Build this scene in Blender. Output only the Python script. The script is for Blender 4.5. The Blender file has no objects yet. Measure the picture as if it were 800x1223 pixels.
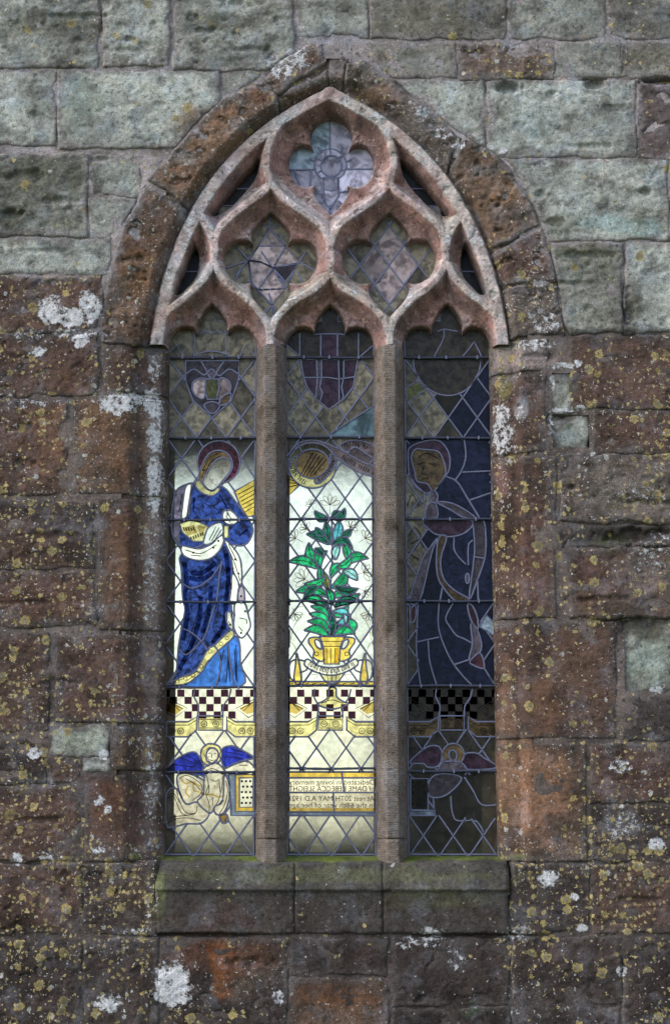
import bpy, math, random
import numpy as np
from mathutils import Vector, geometry as mgeo

# ------------------------------------------------------------------ camera
D = 9.5                       # metres from the wall face
EYE = 1.6                     # eye height
PITCH = math.radians(9.6)
MPP = 0.004                   # metres per photo pixel at the picture's middle
FPX = (D / math.cos(PITCH)) / MPP
scene = bpy.context.scene
camd = bpy.data.cameras.new("camera")
camd.sensor_fit = 'VERTICAL'; camd.sensor_height = 24.0
camd.lens = FPX * 24.0 / 1223.0
camd.clip_end = 5000
cam = bpy.data.objects.new("camera", camd)
cam.location = (0, -D, EYE)
cam.rotation_euler = (math.pi / 2 + PITCH, 0, 0)
scene.collection.objects.link(cam)
scene.camera = cam
# ------------------------------------------------------------------ sky and sun (soft, overcast)
SUN_EL, SUN_AZ = math.radians(38), math.radians(-105)     # azimuth clockwise from +Y
w = bpy.data.worlds.new("World"); scene.world = w; w.use_nodes = True
nt = w.node_tree
bg = nt.nodes["Background"]
sky = nt.nodes.new("ShaderNodeTexSky"); sky.sky_type = 'NISHITA'; sky.sun_disc = False
sky.sun_elevation = SUN_EL; sky.sun_rotation = SUN_AZ
sky.air_density = 1.0; sky.dust_density = 1.5; sky.ozone_density = 1.0
hs = nt.nodes.new("ShaderNodeHueSaturation"); hs.inputs['Saturation'].default_value = 0.6
nt.links.new(sky.outputs[0], hs.inputs['Color']); nt.links.new(hs.outputs[0], bg.inputs['Color'])
bg.inputs['Strength'].default_value = 0.115
sund = bpy.data.lights.new("sun", 'SUN'); sund.energy = 0.85; sund.angle = math.radians(60); sund.color = (1.0, 0.95, 0.88)
sun = bpy.data.objects.new("sun", sund); scene.collection.objects.link(sun)
sdir = Vector((math.sin(SUN_AZ) * math.cos(SUN_EL), math.cos(SUN_AZ) * math.cos(SUN_EL), math.sin(SUN_EL)))
sun.rotation_euler = sdir.to_track_quat('Z', 'Y').to_euler()
scene.view_settings.view_transform = 'Standard'; scene.view_settings.look = 'None'
scene.view_settings.exposure = 1.58; scene.view_settings.gamma = 1.0
scene.view_settings.use_curve_mapping = False
scene.cycles.use_denoising = True
scene.cycles.max_bounces = 8; scene.cycles.diffuse_bounces = 3; scene.cycles.glossy_bounces = 3; scene.cycles.transmission_bounces = 6

# ------------------------------------------------------------------ helpers
rng = random.Random(11)
C = scene.collection
CP, SP = math.cos(PITCH), math.sin(PITCH)
def P(px, py, Y=0.0):
    """photo pixel -> (X, Z) on the upright plane y = Y"""
    px = np.asarray(px, float); py = np.asarray(py, float)
    u = (px - 400.0) / FPX; v = (611.5 - py) / FPX
    t = (Y + D) / (CP - v * SP)
    return u * t, EYE + (SP + v * CP) * t
def PP(pts, Y=0.0):
    a = np.asarray(pts, float)
    x, z = P(a[:, 0], a[:, 1], Y)
    return np.stack([x, z], 1)
PERM = np.random.RandomState(5).permutation(512)
GR = np.stack([np.cos(np.arange(16) * math.pi / 8), np.sin(np.arange(16) * math.pi / 8)], 1)
def perlin(x, y, seed=0):
    x = x + seed * 17.31; y = y + seed * 9.73
    xi = np.floor(x).astype(int); yi = np.floor(y).astype(int)
    xf = x - xi; yf = y - yi
    u = xf * xf * xf * (xf * (xf * 6 - 15) + 10); v = yf * yf * yf * (yf * (yf * 6 - 15) + 10)
    def g(ix, iy, dx, dy):
        h = PERM[(PERM[(ix + seed) & 511] + iy) & 511] & 15
        return GR[h, 0] * dx + GR[h, 1] * dy
    a = g(xi, yi, xf, yf); b = g(xi + 1, yi, xf - 1, yf)
    c = g(xi, yi + 1, xf, yf - 1); d = g(xi + 1, yi + 1, xf - 1, yf - 1)
    return (a + u * (b - a)) * (1 - v) + (c + u * (d - c)) * v
def fbm(x, y, octv=4, seed=0, gain=0.5):
    s = 0; amp = 1.0; f = 1.0
    for i in range(octv):
        s = s + amp * perlin(x * f, y * f, seed + i * 7); amp *= gain; f *= 2.03
    return s
def seg_dist(x, z, pts, closed=False):
    pts = np.asarray(pts, float)
    d = np.full(x.shape, 1e9)
    n = len(pts)
    for i in range(n if closed else n - 1):
        a = pts[i]; b = pts[(i + 1) % n]
        ab = b - a; L = ab @ ab
        if L < 1e-14: continue
        t = np.clip(((x - a[0]) * ab[0] + (z - a[1]) * ab[1]) / L, 0, 1)
        dd = (x - a[0] - t * ab[0]) ** 2 + (z - a[1] - t * ab[1]) ** 2
        d = np.minimum(d, dd)
    return np.sqrt(d)
def inside(x, z, pts):
    pts = np.asarray(pts, float)
    r = np.zeros(np.shape(x), bool); n = len(pts)
    for i in range(n):
        a = pts[i]; b = pts[(i + 1) % n]
        if a[1] == b[1]: continue
        c = ((a[1] > z) != (b[1] > z)) & (x < (b[0] - a[0]) * (z - a[1]) / (b[1] - a[1]) + a[0])
        r ^= c
    return r
def sdf(x, z, pts):
    """positive inside"""
    d = seg_dist(x, z, pts, True)
    return np.where(inside(x, z, pts), d, -d)
def spl(pts, closed=False, k=5):
    p = [np.array(q, float) for q in pts]; n = len(p); out = []
    for i in range(n if closed else n - 1):
        p1 = p[i]; p2 = p[(i + 1) % n]
        p0 = p[(i - 1) % n] if closed or i > 0 else 2 * p1 - p2
        p3 = p[(i + 2) % n] if closed or i < n - 2 else 2 * p2 - p1
        for j in range(k):
            t = j / k
            out.append(0.5 * (2 * p1 + (p2 - p0) * t + (2 * p0 - 5 * p1 + 4 * p2 - p3) * t * t + (3 * p1 - p0 - 3 * p2 + p3) * t ** 3))
    if not closed: out.append(p[-1])
    return [tuple(q) for q in out]
def sstep(a, b, x):
    t = np.clip((x - a) / (b - a), 0, 1); return t * t * (3 - 2 * t)
def tag(o, label=None, cat=None, group=None, kind=None):
    if label: o['label'] = label
    if cat: o['category'] = cat
    if group: o['group'] = group
    if kind: o['kind'] = kind
    return o
def empty(name, loc, label, cat, group=None):
    o = bpy.data.objects.new(name, None); o.location = loc; C.objects.link(o)
    o.empty_display_size = 0.1
    return tag(o, label, cat, group)
def link(name, me, mat, parent=None, smooth=True):
    o = bpy.data.objects.new(name, me); C.objects.link(o)
    if mat is not None: me.materials.append(mat)
    if smooth: me.polygons.foreach_set('use_smooth', [True] * len(me.polygons))
    if parent is not None:
        o.parent = parent
        o.matrix_parent_inverse.identity()
        o.location = -Vector(parent.location)      # parents are never rotated, meshes are in world metres
    return o
def mesh(verts, faces):
    me = bpy.data.meshes.new("m"); me.from_pydata([tuple(map(float, v)) for v in verts], [], [tuple(map(int, f)) for f in faces]); me.update()
    return me
def box_mesh(boxes):
    V = []; F = []
    for x0, x1, y0, y1, z0, z1 in boxes:
        b = len(V)
        V += [(x0, y0, z0), (x1, y0, z0), (x1, y1, z0), (x0, y1, z0), (x0, y0, z1), (x1, y0, z1), (x1, y1, z1), (x0, y1, z1)]
        F += [(b, b + 3, b + 2, b + 1), (b + 4, b + 5, b + 6, b + 7), (b, b + 1, b + 5, b + 4), (b + 1, b + 2, b + 6, b + 5), (b + 2, b + 3, b + 7, b + 6), (b + 3, b, b + 4, b + 7)]
    return mesh(V, F)

# ------------------------------------------------------------------ materials
class NT:
    def __init__(s, name):
        s.m = bpy.data.materials.new(name); s.m.use_nodes = True; s.t = s.m.node_tree
        s.t.nodes.clear(); s.out = s.t.nodes.new("ShaderNodeOutputMaterial")
    def n(s, typ, **kw):
        nd = s.t.nodes.new(typ)
        for k, v in kw.items(): setattr(nd, k, v)
        return nd
    def l(s, a, b): s.t.links.new(a, b)
    def put(s, sock, v):
        if isinstance(v, bpy.types.NodeSocket): s.l(v, sock)
        elif isinstance(v, (tuple, list)) and len(v) == 3 and sock.type == 'RGBA': sock.default_value = (*v, 1)
        else: sock.default_value = v
    def math(s, op, a, b=0.0, c=0.0, clamp=False):
        nd = s.n("ShaderNodeMath", operation=op, use_clamp=clamp)
        s.put(nd.inputs[0], a); s.put(nd.inputs[1], b); s.put(nd.inputs[2], c); return nd.outputs[0]
    def mix(s, f, a, b, mode='MIX'):
        nd = s.n("ShaderNodeMix", data_type='RGBA', blend_type=mode)
        s.put(nd.inputs[0], f); s.put(nd.inputs[6], a); s.put(nd.inputs[7], b); return nd.outputs[2]
    def noise(s, vec, scale, detail=4, rough=0.55, dist=0.0):
        nd = s.n("ShaderNodeTexNoise"); s.l(vec, nd.inputs['Vector'])
        nd.inputs['Scale'].default_value = scale; nd.inputs['Detail'].default_value = detail
        nd.inputs['Roughness'].default_value = rough; nd.inputs['Distortion'].default_value = dist
        return nd.outputs[0], nd.outputs[1]
    def vor(s, vec, scale, feature='F1'):
        nd = s.n("ShaderNodeTexVoronoi", feature=feature); s.l(vec, nd.inputs['Vector'])
        nd.inputs['Scale'].default_value = scale; return nd
    def ss(s, x, a, b):
        nd = s.n("ShaderNodeMapRange", interpolation_type='SMOOTHSTEP')
        s.put(nd.inputs[0], x); s.put(nd.inputs[1], a); s.put(nd.inputs[2], b); return nd.outputs[0]
    def scale(s, col, f):
        nd = s.n("ShaderNodeVectorMath", operation='SCALE'); s.put(nd.inputs[0], col); s.put(nd.inputs['Scale'], f); return nd.outputs[0]
    def bump(s, h, strength, dist, nrm=None):
        nd = s.n("ShaderNodeBump"); nd.inputs['Strength'].default_value = strength; nd.inputs['Distance'].default_value = dist
        s.l(h, nd.inputs['Height'])
        if nrm is not None: s.l(nrm, nd.inputs['Normal'])
        return nd.outputs[0]

def stone_material(name, grain=1.0, tooled=False):
    k = NT(name)
    pos = k.n("ShaderNodeNewGeometry").outputs['Position']
    col = k.n("ShaderNodeAttribute", attribute_name="col").outputs['Color']
    la = k.n("ShaderNodeAttribute", attribute_name="lich")
    sep = k.n("ShaderNodeSeparateColor"); k.l(la.outputs['Color'], sep.inputs[0])
    ly, lw, lp = sep.outputs[0], sep.outputs[1], sep.outputs[2]
    n1, c1 = k.noise(pos, 11, 5, 0.7); n2, _ = k.noise(pos, 55, 4, 0.68); n3, _ = k.noise(pos, 230, 2, 0.6); n0, c0 = k.noise(pos, 6.5, 5, 0.68)
    f = k.math('MULTIPLY', k.math('MULTIPLY_ADD', n1, 1.5, 0.25), k.math('MULTIPLY_ADD', n2, 1.5, 0.25))
    f = k.math('MULTIPLY', f, k.math('MULTIPLY_ADD', n3, 2.0, 0.0))
    base = k.scale(col, f)
    # colour drift: greyer or warmer patches
    g = k.ss(n0, 0.50, 0.66)
    pale = k.n("ShaderNodeVectorMath", operation='MULTIPLY_ADD'); k.l(col, pale.inputs[0]); pale.inputs[1].default_value = (0.85, 0.95, 1.05); pale.inputs[2].default_value = (0.055, 0.054, 0.064)
    base = k.mix(k.math('MULTIPLY', g, 0.8), base, k.scale(pale.outputs[0], f))
    base = k.mix(k.math('MULTIPLY', k.ss(n0, 0.46, 0.33), 0.75), base, k.mix(1.0, base, (0.48, 0.44, 0.36), 'MULTIPLY'))
    g2 = k.ss(c0, 0.45, 0.7) if False else k.ss(n1, 0.58, 0.72)
    base = k.mix(k.math('MULTIPLY', g2, 0.25), base, k.mix(1.0, base, (1.5, 0.95, 0.6), 'MULTIPLY'))
    # crystalline pale grains
    vg = k.vor(pos, 260)
    gr = k.ss(vg.outputs['Distance'], 0.30, 0.12)
    sepg = k.n("ShaderNodeSeparateColor"); k.l(vg.outputs['Color'], sepg.inputs[0])
    gr = k.math('MULTIPLY', gr, k.ss(sepg.outputs[0], 0.62, 0.80))
    base = k.mix(k.math('MULTIPLY', gr, 0.55), base, k.mix(0.5, col, (0.42, 0.41, 0.42)))
    # dark pits
    pit = k.math('MULTIPLY', k.ss(n2, 0.41, 0.30), 0.75)
    base = k.mix(pit, base, k.scale(col, 0.18))
    # lichen rosettes
    dn, dc = k.noise(pos, 75, 2, 0.7)
    dv = k.n("ShaderNodeVectorMath", operation='SUBTRACT'); k.l(dc, dv.inputs[0]); dv.inputs[1].default_value = (0.5, 0.5, 0.5)
    ds = k.n("ShaderNodeVectorMath", operation='MULTIPLY_ADD'); k.l(dv.outputs[0], ds.inputs[0]); ds.inputs[1].default_value = (0.032,) * 3; k.l(pos, ds.inputs[2])
    warped = ds.outputs[0]
    hgt = k.math('MULTIPLY', n2, 0.0)
    def rosette(scale, dens, ca, cb, rmin, rmax, hin, base, seed):
        mp = k.n("ShaderNodeVectorMath", operation='ADD'); k.l(warped, mp.inputs[0]); mp.inputs[1].default_value = (seed, seed * 1.7, seed * 0.6)
        v = k.vor(mp.outputs[0], scale)
        sc = k.n("ShaderNodeSeparateColor"); k.l(v.outputs['Color'], sc.inputs[0])
        pres = k.math('LESS_THAN', sc.outputs[0], dens)
        rad = k.math('MULTIPLY_ADD', sc.outputs[1], rmax - rmin, rmin)
        q = k.math('DIVIDE', v.outputs['Distance'], rad)
        m = k.math('MULTIPLY', k.ss(q, 1.0, 0.86), pres)
        # crumbly gaps
        m = k.math('MULTIPLY', m, k.ss(n3, 0.30, 0.42))
        rim = k.ss(q, 0.35, 0.95)
        cc = k.mix(rim, ca, cb)
        cc = k.scale(cc, k.math('MULTIPLY_ADD', n3, 1.8, 0.1))
        cc = k.scale(cc, k.math('MULTIPLY_ADD', sc.outputs[2], 0.6, 0.7))
        return k.mix(k.math('MULTIPLY', m, 0.92), base, cc), k.math('MAXIMUM', hin, m)
    base, hgt = rosette(19, k.math('MULTIPLY', ly, 0.62), (0.20, 0.175, 0.11), (0.36, 0.275, 0.095), 0.18, 0.52, hgt, base, 3.1)
    base, hgt = rosette(45, k.math('MULTIPLY', ly, 0.55), (0.34, 0.275, 0.13), (0.40, 0.32, 0.155), 0.18, 0.55, hgt, base, 8.4)
    base, hgt = rosette(30, k.math('MULTIPLY', lw, 0.50), (0.36, 0.36, 0.34), (0.42, 0.41, 0.38), 0.14, 0.42, hgt, base, 1.3)
    base, hgt = rosette(85, k.math('MULTIPLY', lw, 0.80), (0.44, 0.43, 0.41), (0.50, 0.49, 0.47), 0.15, 0.42, hgt, base, 5.7)
    # broad crusts of white lichen
    pn, _ = k.noise(warped, 42, 4, 0.75)
    pm = k.ss(k.math('ADD', lp, k.math('MULTIPLY_ADD', pn, 2.6, -1.3)), 0.46, 0.58)
    cru, _ = k.noise(pos, 130, 3, 0.6)
    base = k.mix(pm, base, k.scale((0.64, 0.635, 0.66), k.math('MULTIPLY_ADD', cru, 1.8, 0.0)))
    hgt = k.math('MAXIMUM', hgt, pm)
    b = k.n("ShaderNodeBsdfPrincipled")
    b.inputs['Roughness'].default_value = 0.93; b.inputs['Specular IOR Level'].default_value = 0.22
    k.l(base, b.inputs['Base Color'])
    h = k.math('ADD', k.math('MULTIPLY', n2, 0.75 * grain), k.math('MULTIPLY', n3, 0.35 * grain))
    h = k.math('ADD', h, k.math('MULTIPLY', n1, 0.45 * grain))
    h = k.math('ADD', h, k.math('MULTIPLY', pm, k.math('MULTIPLY_ADD', cru, 0.6, 0.1)))
    if tooled:
        wv = k.n("ShaderNodeTexWave", bands_direction='Z'); k.l(pos, wv.inputs[0]); wv.inputs['Scale'].default_value = 30; wv.inputs['Distortion'].default_value = 7; wv.inputs['Detail'].default_value = 3; wv.inputs['Detail Scale'].default_value = 2
        h = k.math('ADD', h, k.math('MULTIPLY', wv.outputs[1], 0.14))
    k.l(k.bump(h, 0.85, 0.012), b.inputs['Normal'])
    k.l(b.outputs[0], k.out.inputs[0])
    return k.m
M_STONE = stone_material("weathered_sandstone", 1.0)
M_DRESSED = stone_material("dressed_sandstone", 0.55)
M_TRAC = stone_material("tracery_sandstone", 0.75)
M_MULL = stone_material("tooled_mullion_stone", 0.32, True)

def simple(name, col, rough=0.8, metal=0.0, var=0.25, scale=40, bump=0.3, spec=0.4):
    k = NT(name); pos = k.n("ShaderNodeNewGeometry").outputs['Position']
    n, _ = k.noise(pos, scale, 5, 0.6)
    b = k.n("ShaderNodeBsdfPrincipled"); b.inputs['Roughness'].default_value = rough; b.inputs['Metallic'].default_value = metal
    b.inputs['Specular IOR Level'].default_value = spec
    k.l(k.scale(col, k.math('MULTIPLY_ADD', n, 2 * var, 1 - var)), b.inputs['Base Color'])
    k.l(k.bump(n, bump, 0.004), b.inputs['Normal']); k.l(b.outputs[0], k.out.inputs[0]); return k.m
M_LEAD = simple("weathered_lead", (0.155, 0.165, 0.26), 0.5, 0.35, 0.5, 120, 0.5, 0.6)
M_BAR = simple("painted_iron_bar", (0.045, 0.05, 0.085), 0.4, 0.3, 0.6, 90, 0.6, 0.6)
M_PAINT = simple("glass_paint", (0.012, 0.008, 0.006), 0.7, 0, 0.2, 60, 0.1, 0.2)
M_PLASTER = simple("interior_plaster", (0.27, 0.245, 0.20), 0.9, 0, 0.2, 3, 0.2, 0.2)
M_FLOOR = simple("interior_floor", (0.12, 0.105, 0.09), 0.7, 0, 0.3, 5, 0.2, 0.3)
M_GRASS = simple("grass_ground", (0.055, 0.075, 0.025), 0.95, 0, 0.5, 6, 0.5, 0.2)
M_MOSS = simple("moss", (0.045, 0.075, 0.012), 0.95, 0, 0.5, 150, 0.5, 0.2)

def glass(name, col, rough=0.36, grime=0.35, gcol=(0.15, 0.14, 0.10), var=0.35, mott=26, tex=1.0, gmott=30):
    k = NT(name)
    pos = k.n("ShaderNodeNewGeometry").outputs['Position']
    rnd = k.n("ShaderNodeObjectInfo").outputs['Random']
    n, _ = k.noise(pos, mott, 5, 0.6, 0.6); s, _ = k.noise(pos, 260, 3, 0.6); gm, _ = k.noise(pos, gmott, 5, 0.75, 0.5)
    c = k.scale(col, k.math('MULTIPLY', k.math('MULTIPLY_ADD', k.ss(n, 0.33, 0.72), 2.2 * var, 1 - var), k.math('MULTIPLY_ADD', rnd, 0.36, 0.80)))
    nb = k.bump(k.math('ADD', s, k.math('MULTIPLY', n, 1.5)), 0.35 * tex, 0.004)
    rf = k.n("ShaderNodeBsdfRefraction"); rf.inputs['IOR'].default_value = 1.10; rf.inputs['Roughness'].default_value = rough
    k.l(c, rf.inputs['Color']); k.l(nb, rf.inputs['Normal'])
    df = k.n("ShaderNodeBsdfDiffuse")
    k.l(k.scale(gcol, k.math('MULTIPLY', k.math('MULTIPLY_ADD', gm, 1.6, 0.2), k.math('MULTIPLY_ADD', rnd, 0.9, 0.5))), df.inputs['Color'])
    # baked-on dirt sits in specks and blotches
    sp = k.ss(s, 0.58, 0.66)
    gf = k.math('MULTIPLY', k.math('MULTIPLY_ADD', k.ss(gm, 0.36, 0.6), 0.6, 0.4), grime, clamp=True)
    gf = k.math('MULTIPLY', gf, k.math('MULTIPLY_ADD', s, 1.2, 0.4), clamp=True)
    gf = k.math('MAXIMUM', gf, k.math('MULTIPLY', sp, k.math('MULTIPLY', k.ss(gm, 0.44, 0.62), 0.75)))
    m1 = k.n("ShaderNodeMixShader"); k.l(gf, m1.inputs[0]); k.l(rf.outputs[0], m1.inputs[1]); k.l(df.outputs[0], m1.inputs[2])
    gl = k.n("ShaderNodeBsdfGlossy"); gl.inputs['Roughness'].default_value = 0.12; gl.inputs['Color'].default_value = (0.75, 0.8, 1.0, 1); k.l(nb, gl.inputs['Normal'])
    fr = k.n("ShaderNodeFresnel"); fr.inputs['IOR'].default_value = 1.5
    m2 = k.n("ShaderNodeMixShader"); k.l(k.math('MULTIPLY', fr.outputs[0], 0.35), m2.inputs[0]); k.l(m1.outputs[0], m2.inputs[1]); k.l(gl.outputs[0], m2.inputs[2])
    k.l(m2.outputs[0], k.out.inputs[0]); return k.m
G = dict(
    quarry=glass("pale_quarry_glass", (1.0, 0.98, 0.79), grime=0.16, gcol=(0.20, 0.18, 0.11), var=0.16),
    unlit=glass("unlit_mottled_quarry_glass", (0.62, 0.62, 0.42), grime=0.62, gcol=(0.31, 0.275, 0.20), var=0.6),  # dirty quarry glass, unlit interior painted into its darker tint
    pink=glass("pink_sheen_glass", (0.7, 0.6, 0.6), grime=1.0, gcol=(0.50, 0.40, 0.40), var=0.4, gmott=20),  # pale diffuse colour paints outside reflections into the tracery panes
    lav=glass("lavender_sheen_glass", (0.6, 0.62, 0.75), grime=1.0, gcol=(0.50, 0.48, 0.62), var=0.4, gmott=18),  # sky reflection painted in as lavender diffuse colour
    steel=glass("blue_grey_sheen_glass", (0.5, 0.6, 0.7), grime=1.0, gcol=(0.28, 0.36, 0.44), var=0.4, gmott=18),  # blue-grey strips, and sky sheen painted into the top opening
    blue=glass("deep_blue_glass", (0.022, 0.046, 0.18), grime=0.08, gcol=(0.04, 0.05, 0.10), var=0.9, mott=34),
    blue2=glass("bright_blue_glass", (0.05, 0.17, 0.52), grime=0.10, gcol=(0.08, 0.1, 0.2), var=0.5, mott=18),
    wing=glass("ultramarine_wing_glass", (0.022, 0.035, 0.42), grime=0.12, gcol=(0.04, 0.05, 0.16), var=0.6),
    navy=glass("navy_glass", (0.012, 0.018, 0.09), grime=0.55, gcol=(0.014, 0.020, 0.052), var=0.6),
    purple=glass("dark_purple_glass", (0.06, 0.01, 0.05), grime=0.6, gcol=(0.085, 0.045, 0.075)),
    ruby=glass("ruby_glass", (0.22, 0.03, 0.06), grime=0.5, gcol=(0.085, 0.03, 0.04), var=0.8, mott=45),
    mauve=glass("mauve_brown_glass", (0.25, 0.2, 0.24), grime=0.75, gcol=(0.115, 0.095, 0.115), var=0.6),
    gold=glass("gold_stain_glass", (0.90, 0.62, 0.10), grime=0.14, gcol=(0.2, 0.15, 0.05), var=0.3),
    yellow=glass("yellow_stain_glass", (0.85, 0.74, 0.30), grime=0.25, gcol=(0.22, 0.18, 0.07), var=0.4),
    amber=glass("amber_brown_glass", (0.32, 0.2, 0.05), grime=0.6, gcol=(0.20, 0.135, 0.06), var=0.8, mott=35),
    cream=glass("cream_glass", (1.0, 0.92, 0.70), grime=0.12, gcol=(0.3, 0.26, 0.18), var=0.2),
    skin=glass("pale_flesh_glass", (0.95, 0.88, 0.68), grime=0.28, gcol=(0.28, 0.24, 0.17), var=0.3),
    green=glass("emerald_glass", (0.02, 0.42, 0.13), grime=0.06, gcol=(0.03, 0.08, 0.05), var=0.6, mott=40),
    green2=glass("dark_green_glass", (0.008, 0.13, 0.06), grime=0.08, gcol=(0.02, 0.06, 0.05), var=0.7, mott=40),
    teal=glass("teal_glass", (0.10, 0.42, 0.40), grime=0.10, gcol=(0.05, 0.1, 0.11), var=0.5, mott=40),
    aqua=glass("pale_aqua_glass", (0.38, 0.72, 0.60), grime=0.10, gcol=(0.1, 0.16, 0.15), var=0.4),
    olive=glass("olive_glass", (0.20, 0.22, 0.04), grime=0.10, gcol=(0.06, 0.07, 0.03), var=0.5),
    beam=glass("teal_beam_glass", (0.1, 0.25, 0.3), grime=0.9, gcol=(0.12, 0.20, 0.24), var=0.5, gmott=10),
    lime=glass("yellow_green_glass", (0.6, 0.62, 0.18), grime=0.7, gcol=(0.24, 0.25, 0.09), var=0.4),
    brown=glass("brown_glass", (0.12, 0.09, 0.05), grime=0.45, gcol=(0.10, 0.085, 0.062), var=0.6),
    ribbon=glass("mauve_scroll_glass", (0.42, 0.33, 0.32), grime=0.7, gcol=(0.19, 0.145, 0.15), var=0.3),
    dim=glass("unlit_pale_glass", (0.1, 0.08, 0.05), grime=0.5, gcol=(0.06, 0.05, 0.034), var=0.6),  # pale floor glass darkened, the unlit interior painted in
    black=glass("blackened_glass", (0.03, 0.03, 0.03), grime=0.6, gcol=(0.035, 0.033, 0.028)),
)
kz = NT("purple_enamel"); _p = kz.n("ShaderNodeNewGeometry").outputs["Position"]; _n, _ = kz.noise(_p, 60, 4, .6)
_t = kz.n("ShaderNodeBsdfTransparent"); kz.l(kz.scale((0.055, 0.022, 0.05), kz.math("MULTIPLY_ADD", _n, 1.2, .4)), _t.inputs[0]); kz.l(_t.outputs[0], kz.out.inputs[0]); M_PURPLE = kz.m
M_STAIN = simple("ochre_enamel", (0.16, 0.10, 0.02), 0.6, 0, 0.4, 60, 0.1)

# ------------------------------------------------------------------ colour tables, staining and painted-in shade (linear albedo)
COL = {'G': (0.305, 0.312, 0.280), 'Gp': (0.385, 0.398, 0.362), 'Gd': (0.215, 0.215, 0.182), 'Gb': (0.235, 0.222, 0.195),
       'R': (0.098, 0.060, 0.048), 'Rb': (0.122, 0.077, 0.056), 'Rd': (0.064, 0.047, 0.042), 'O': (0.140, 0.092, 0.066), 'Rg': (0.140, 0.110, 0.095),
       'D': (0.060, 0.050, 0.045), 'P': (0.240, 0.190, 0.175), 'S': (0.072, 0.066, 0.058), 'K': (0.045, 0.033, 0.030), 'V': (0.16, 0.125, 0.125)}
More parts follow.
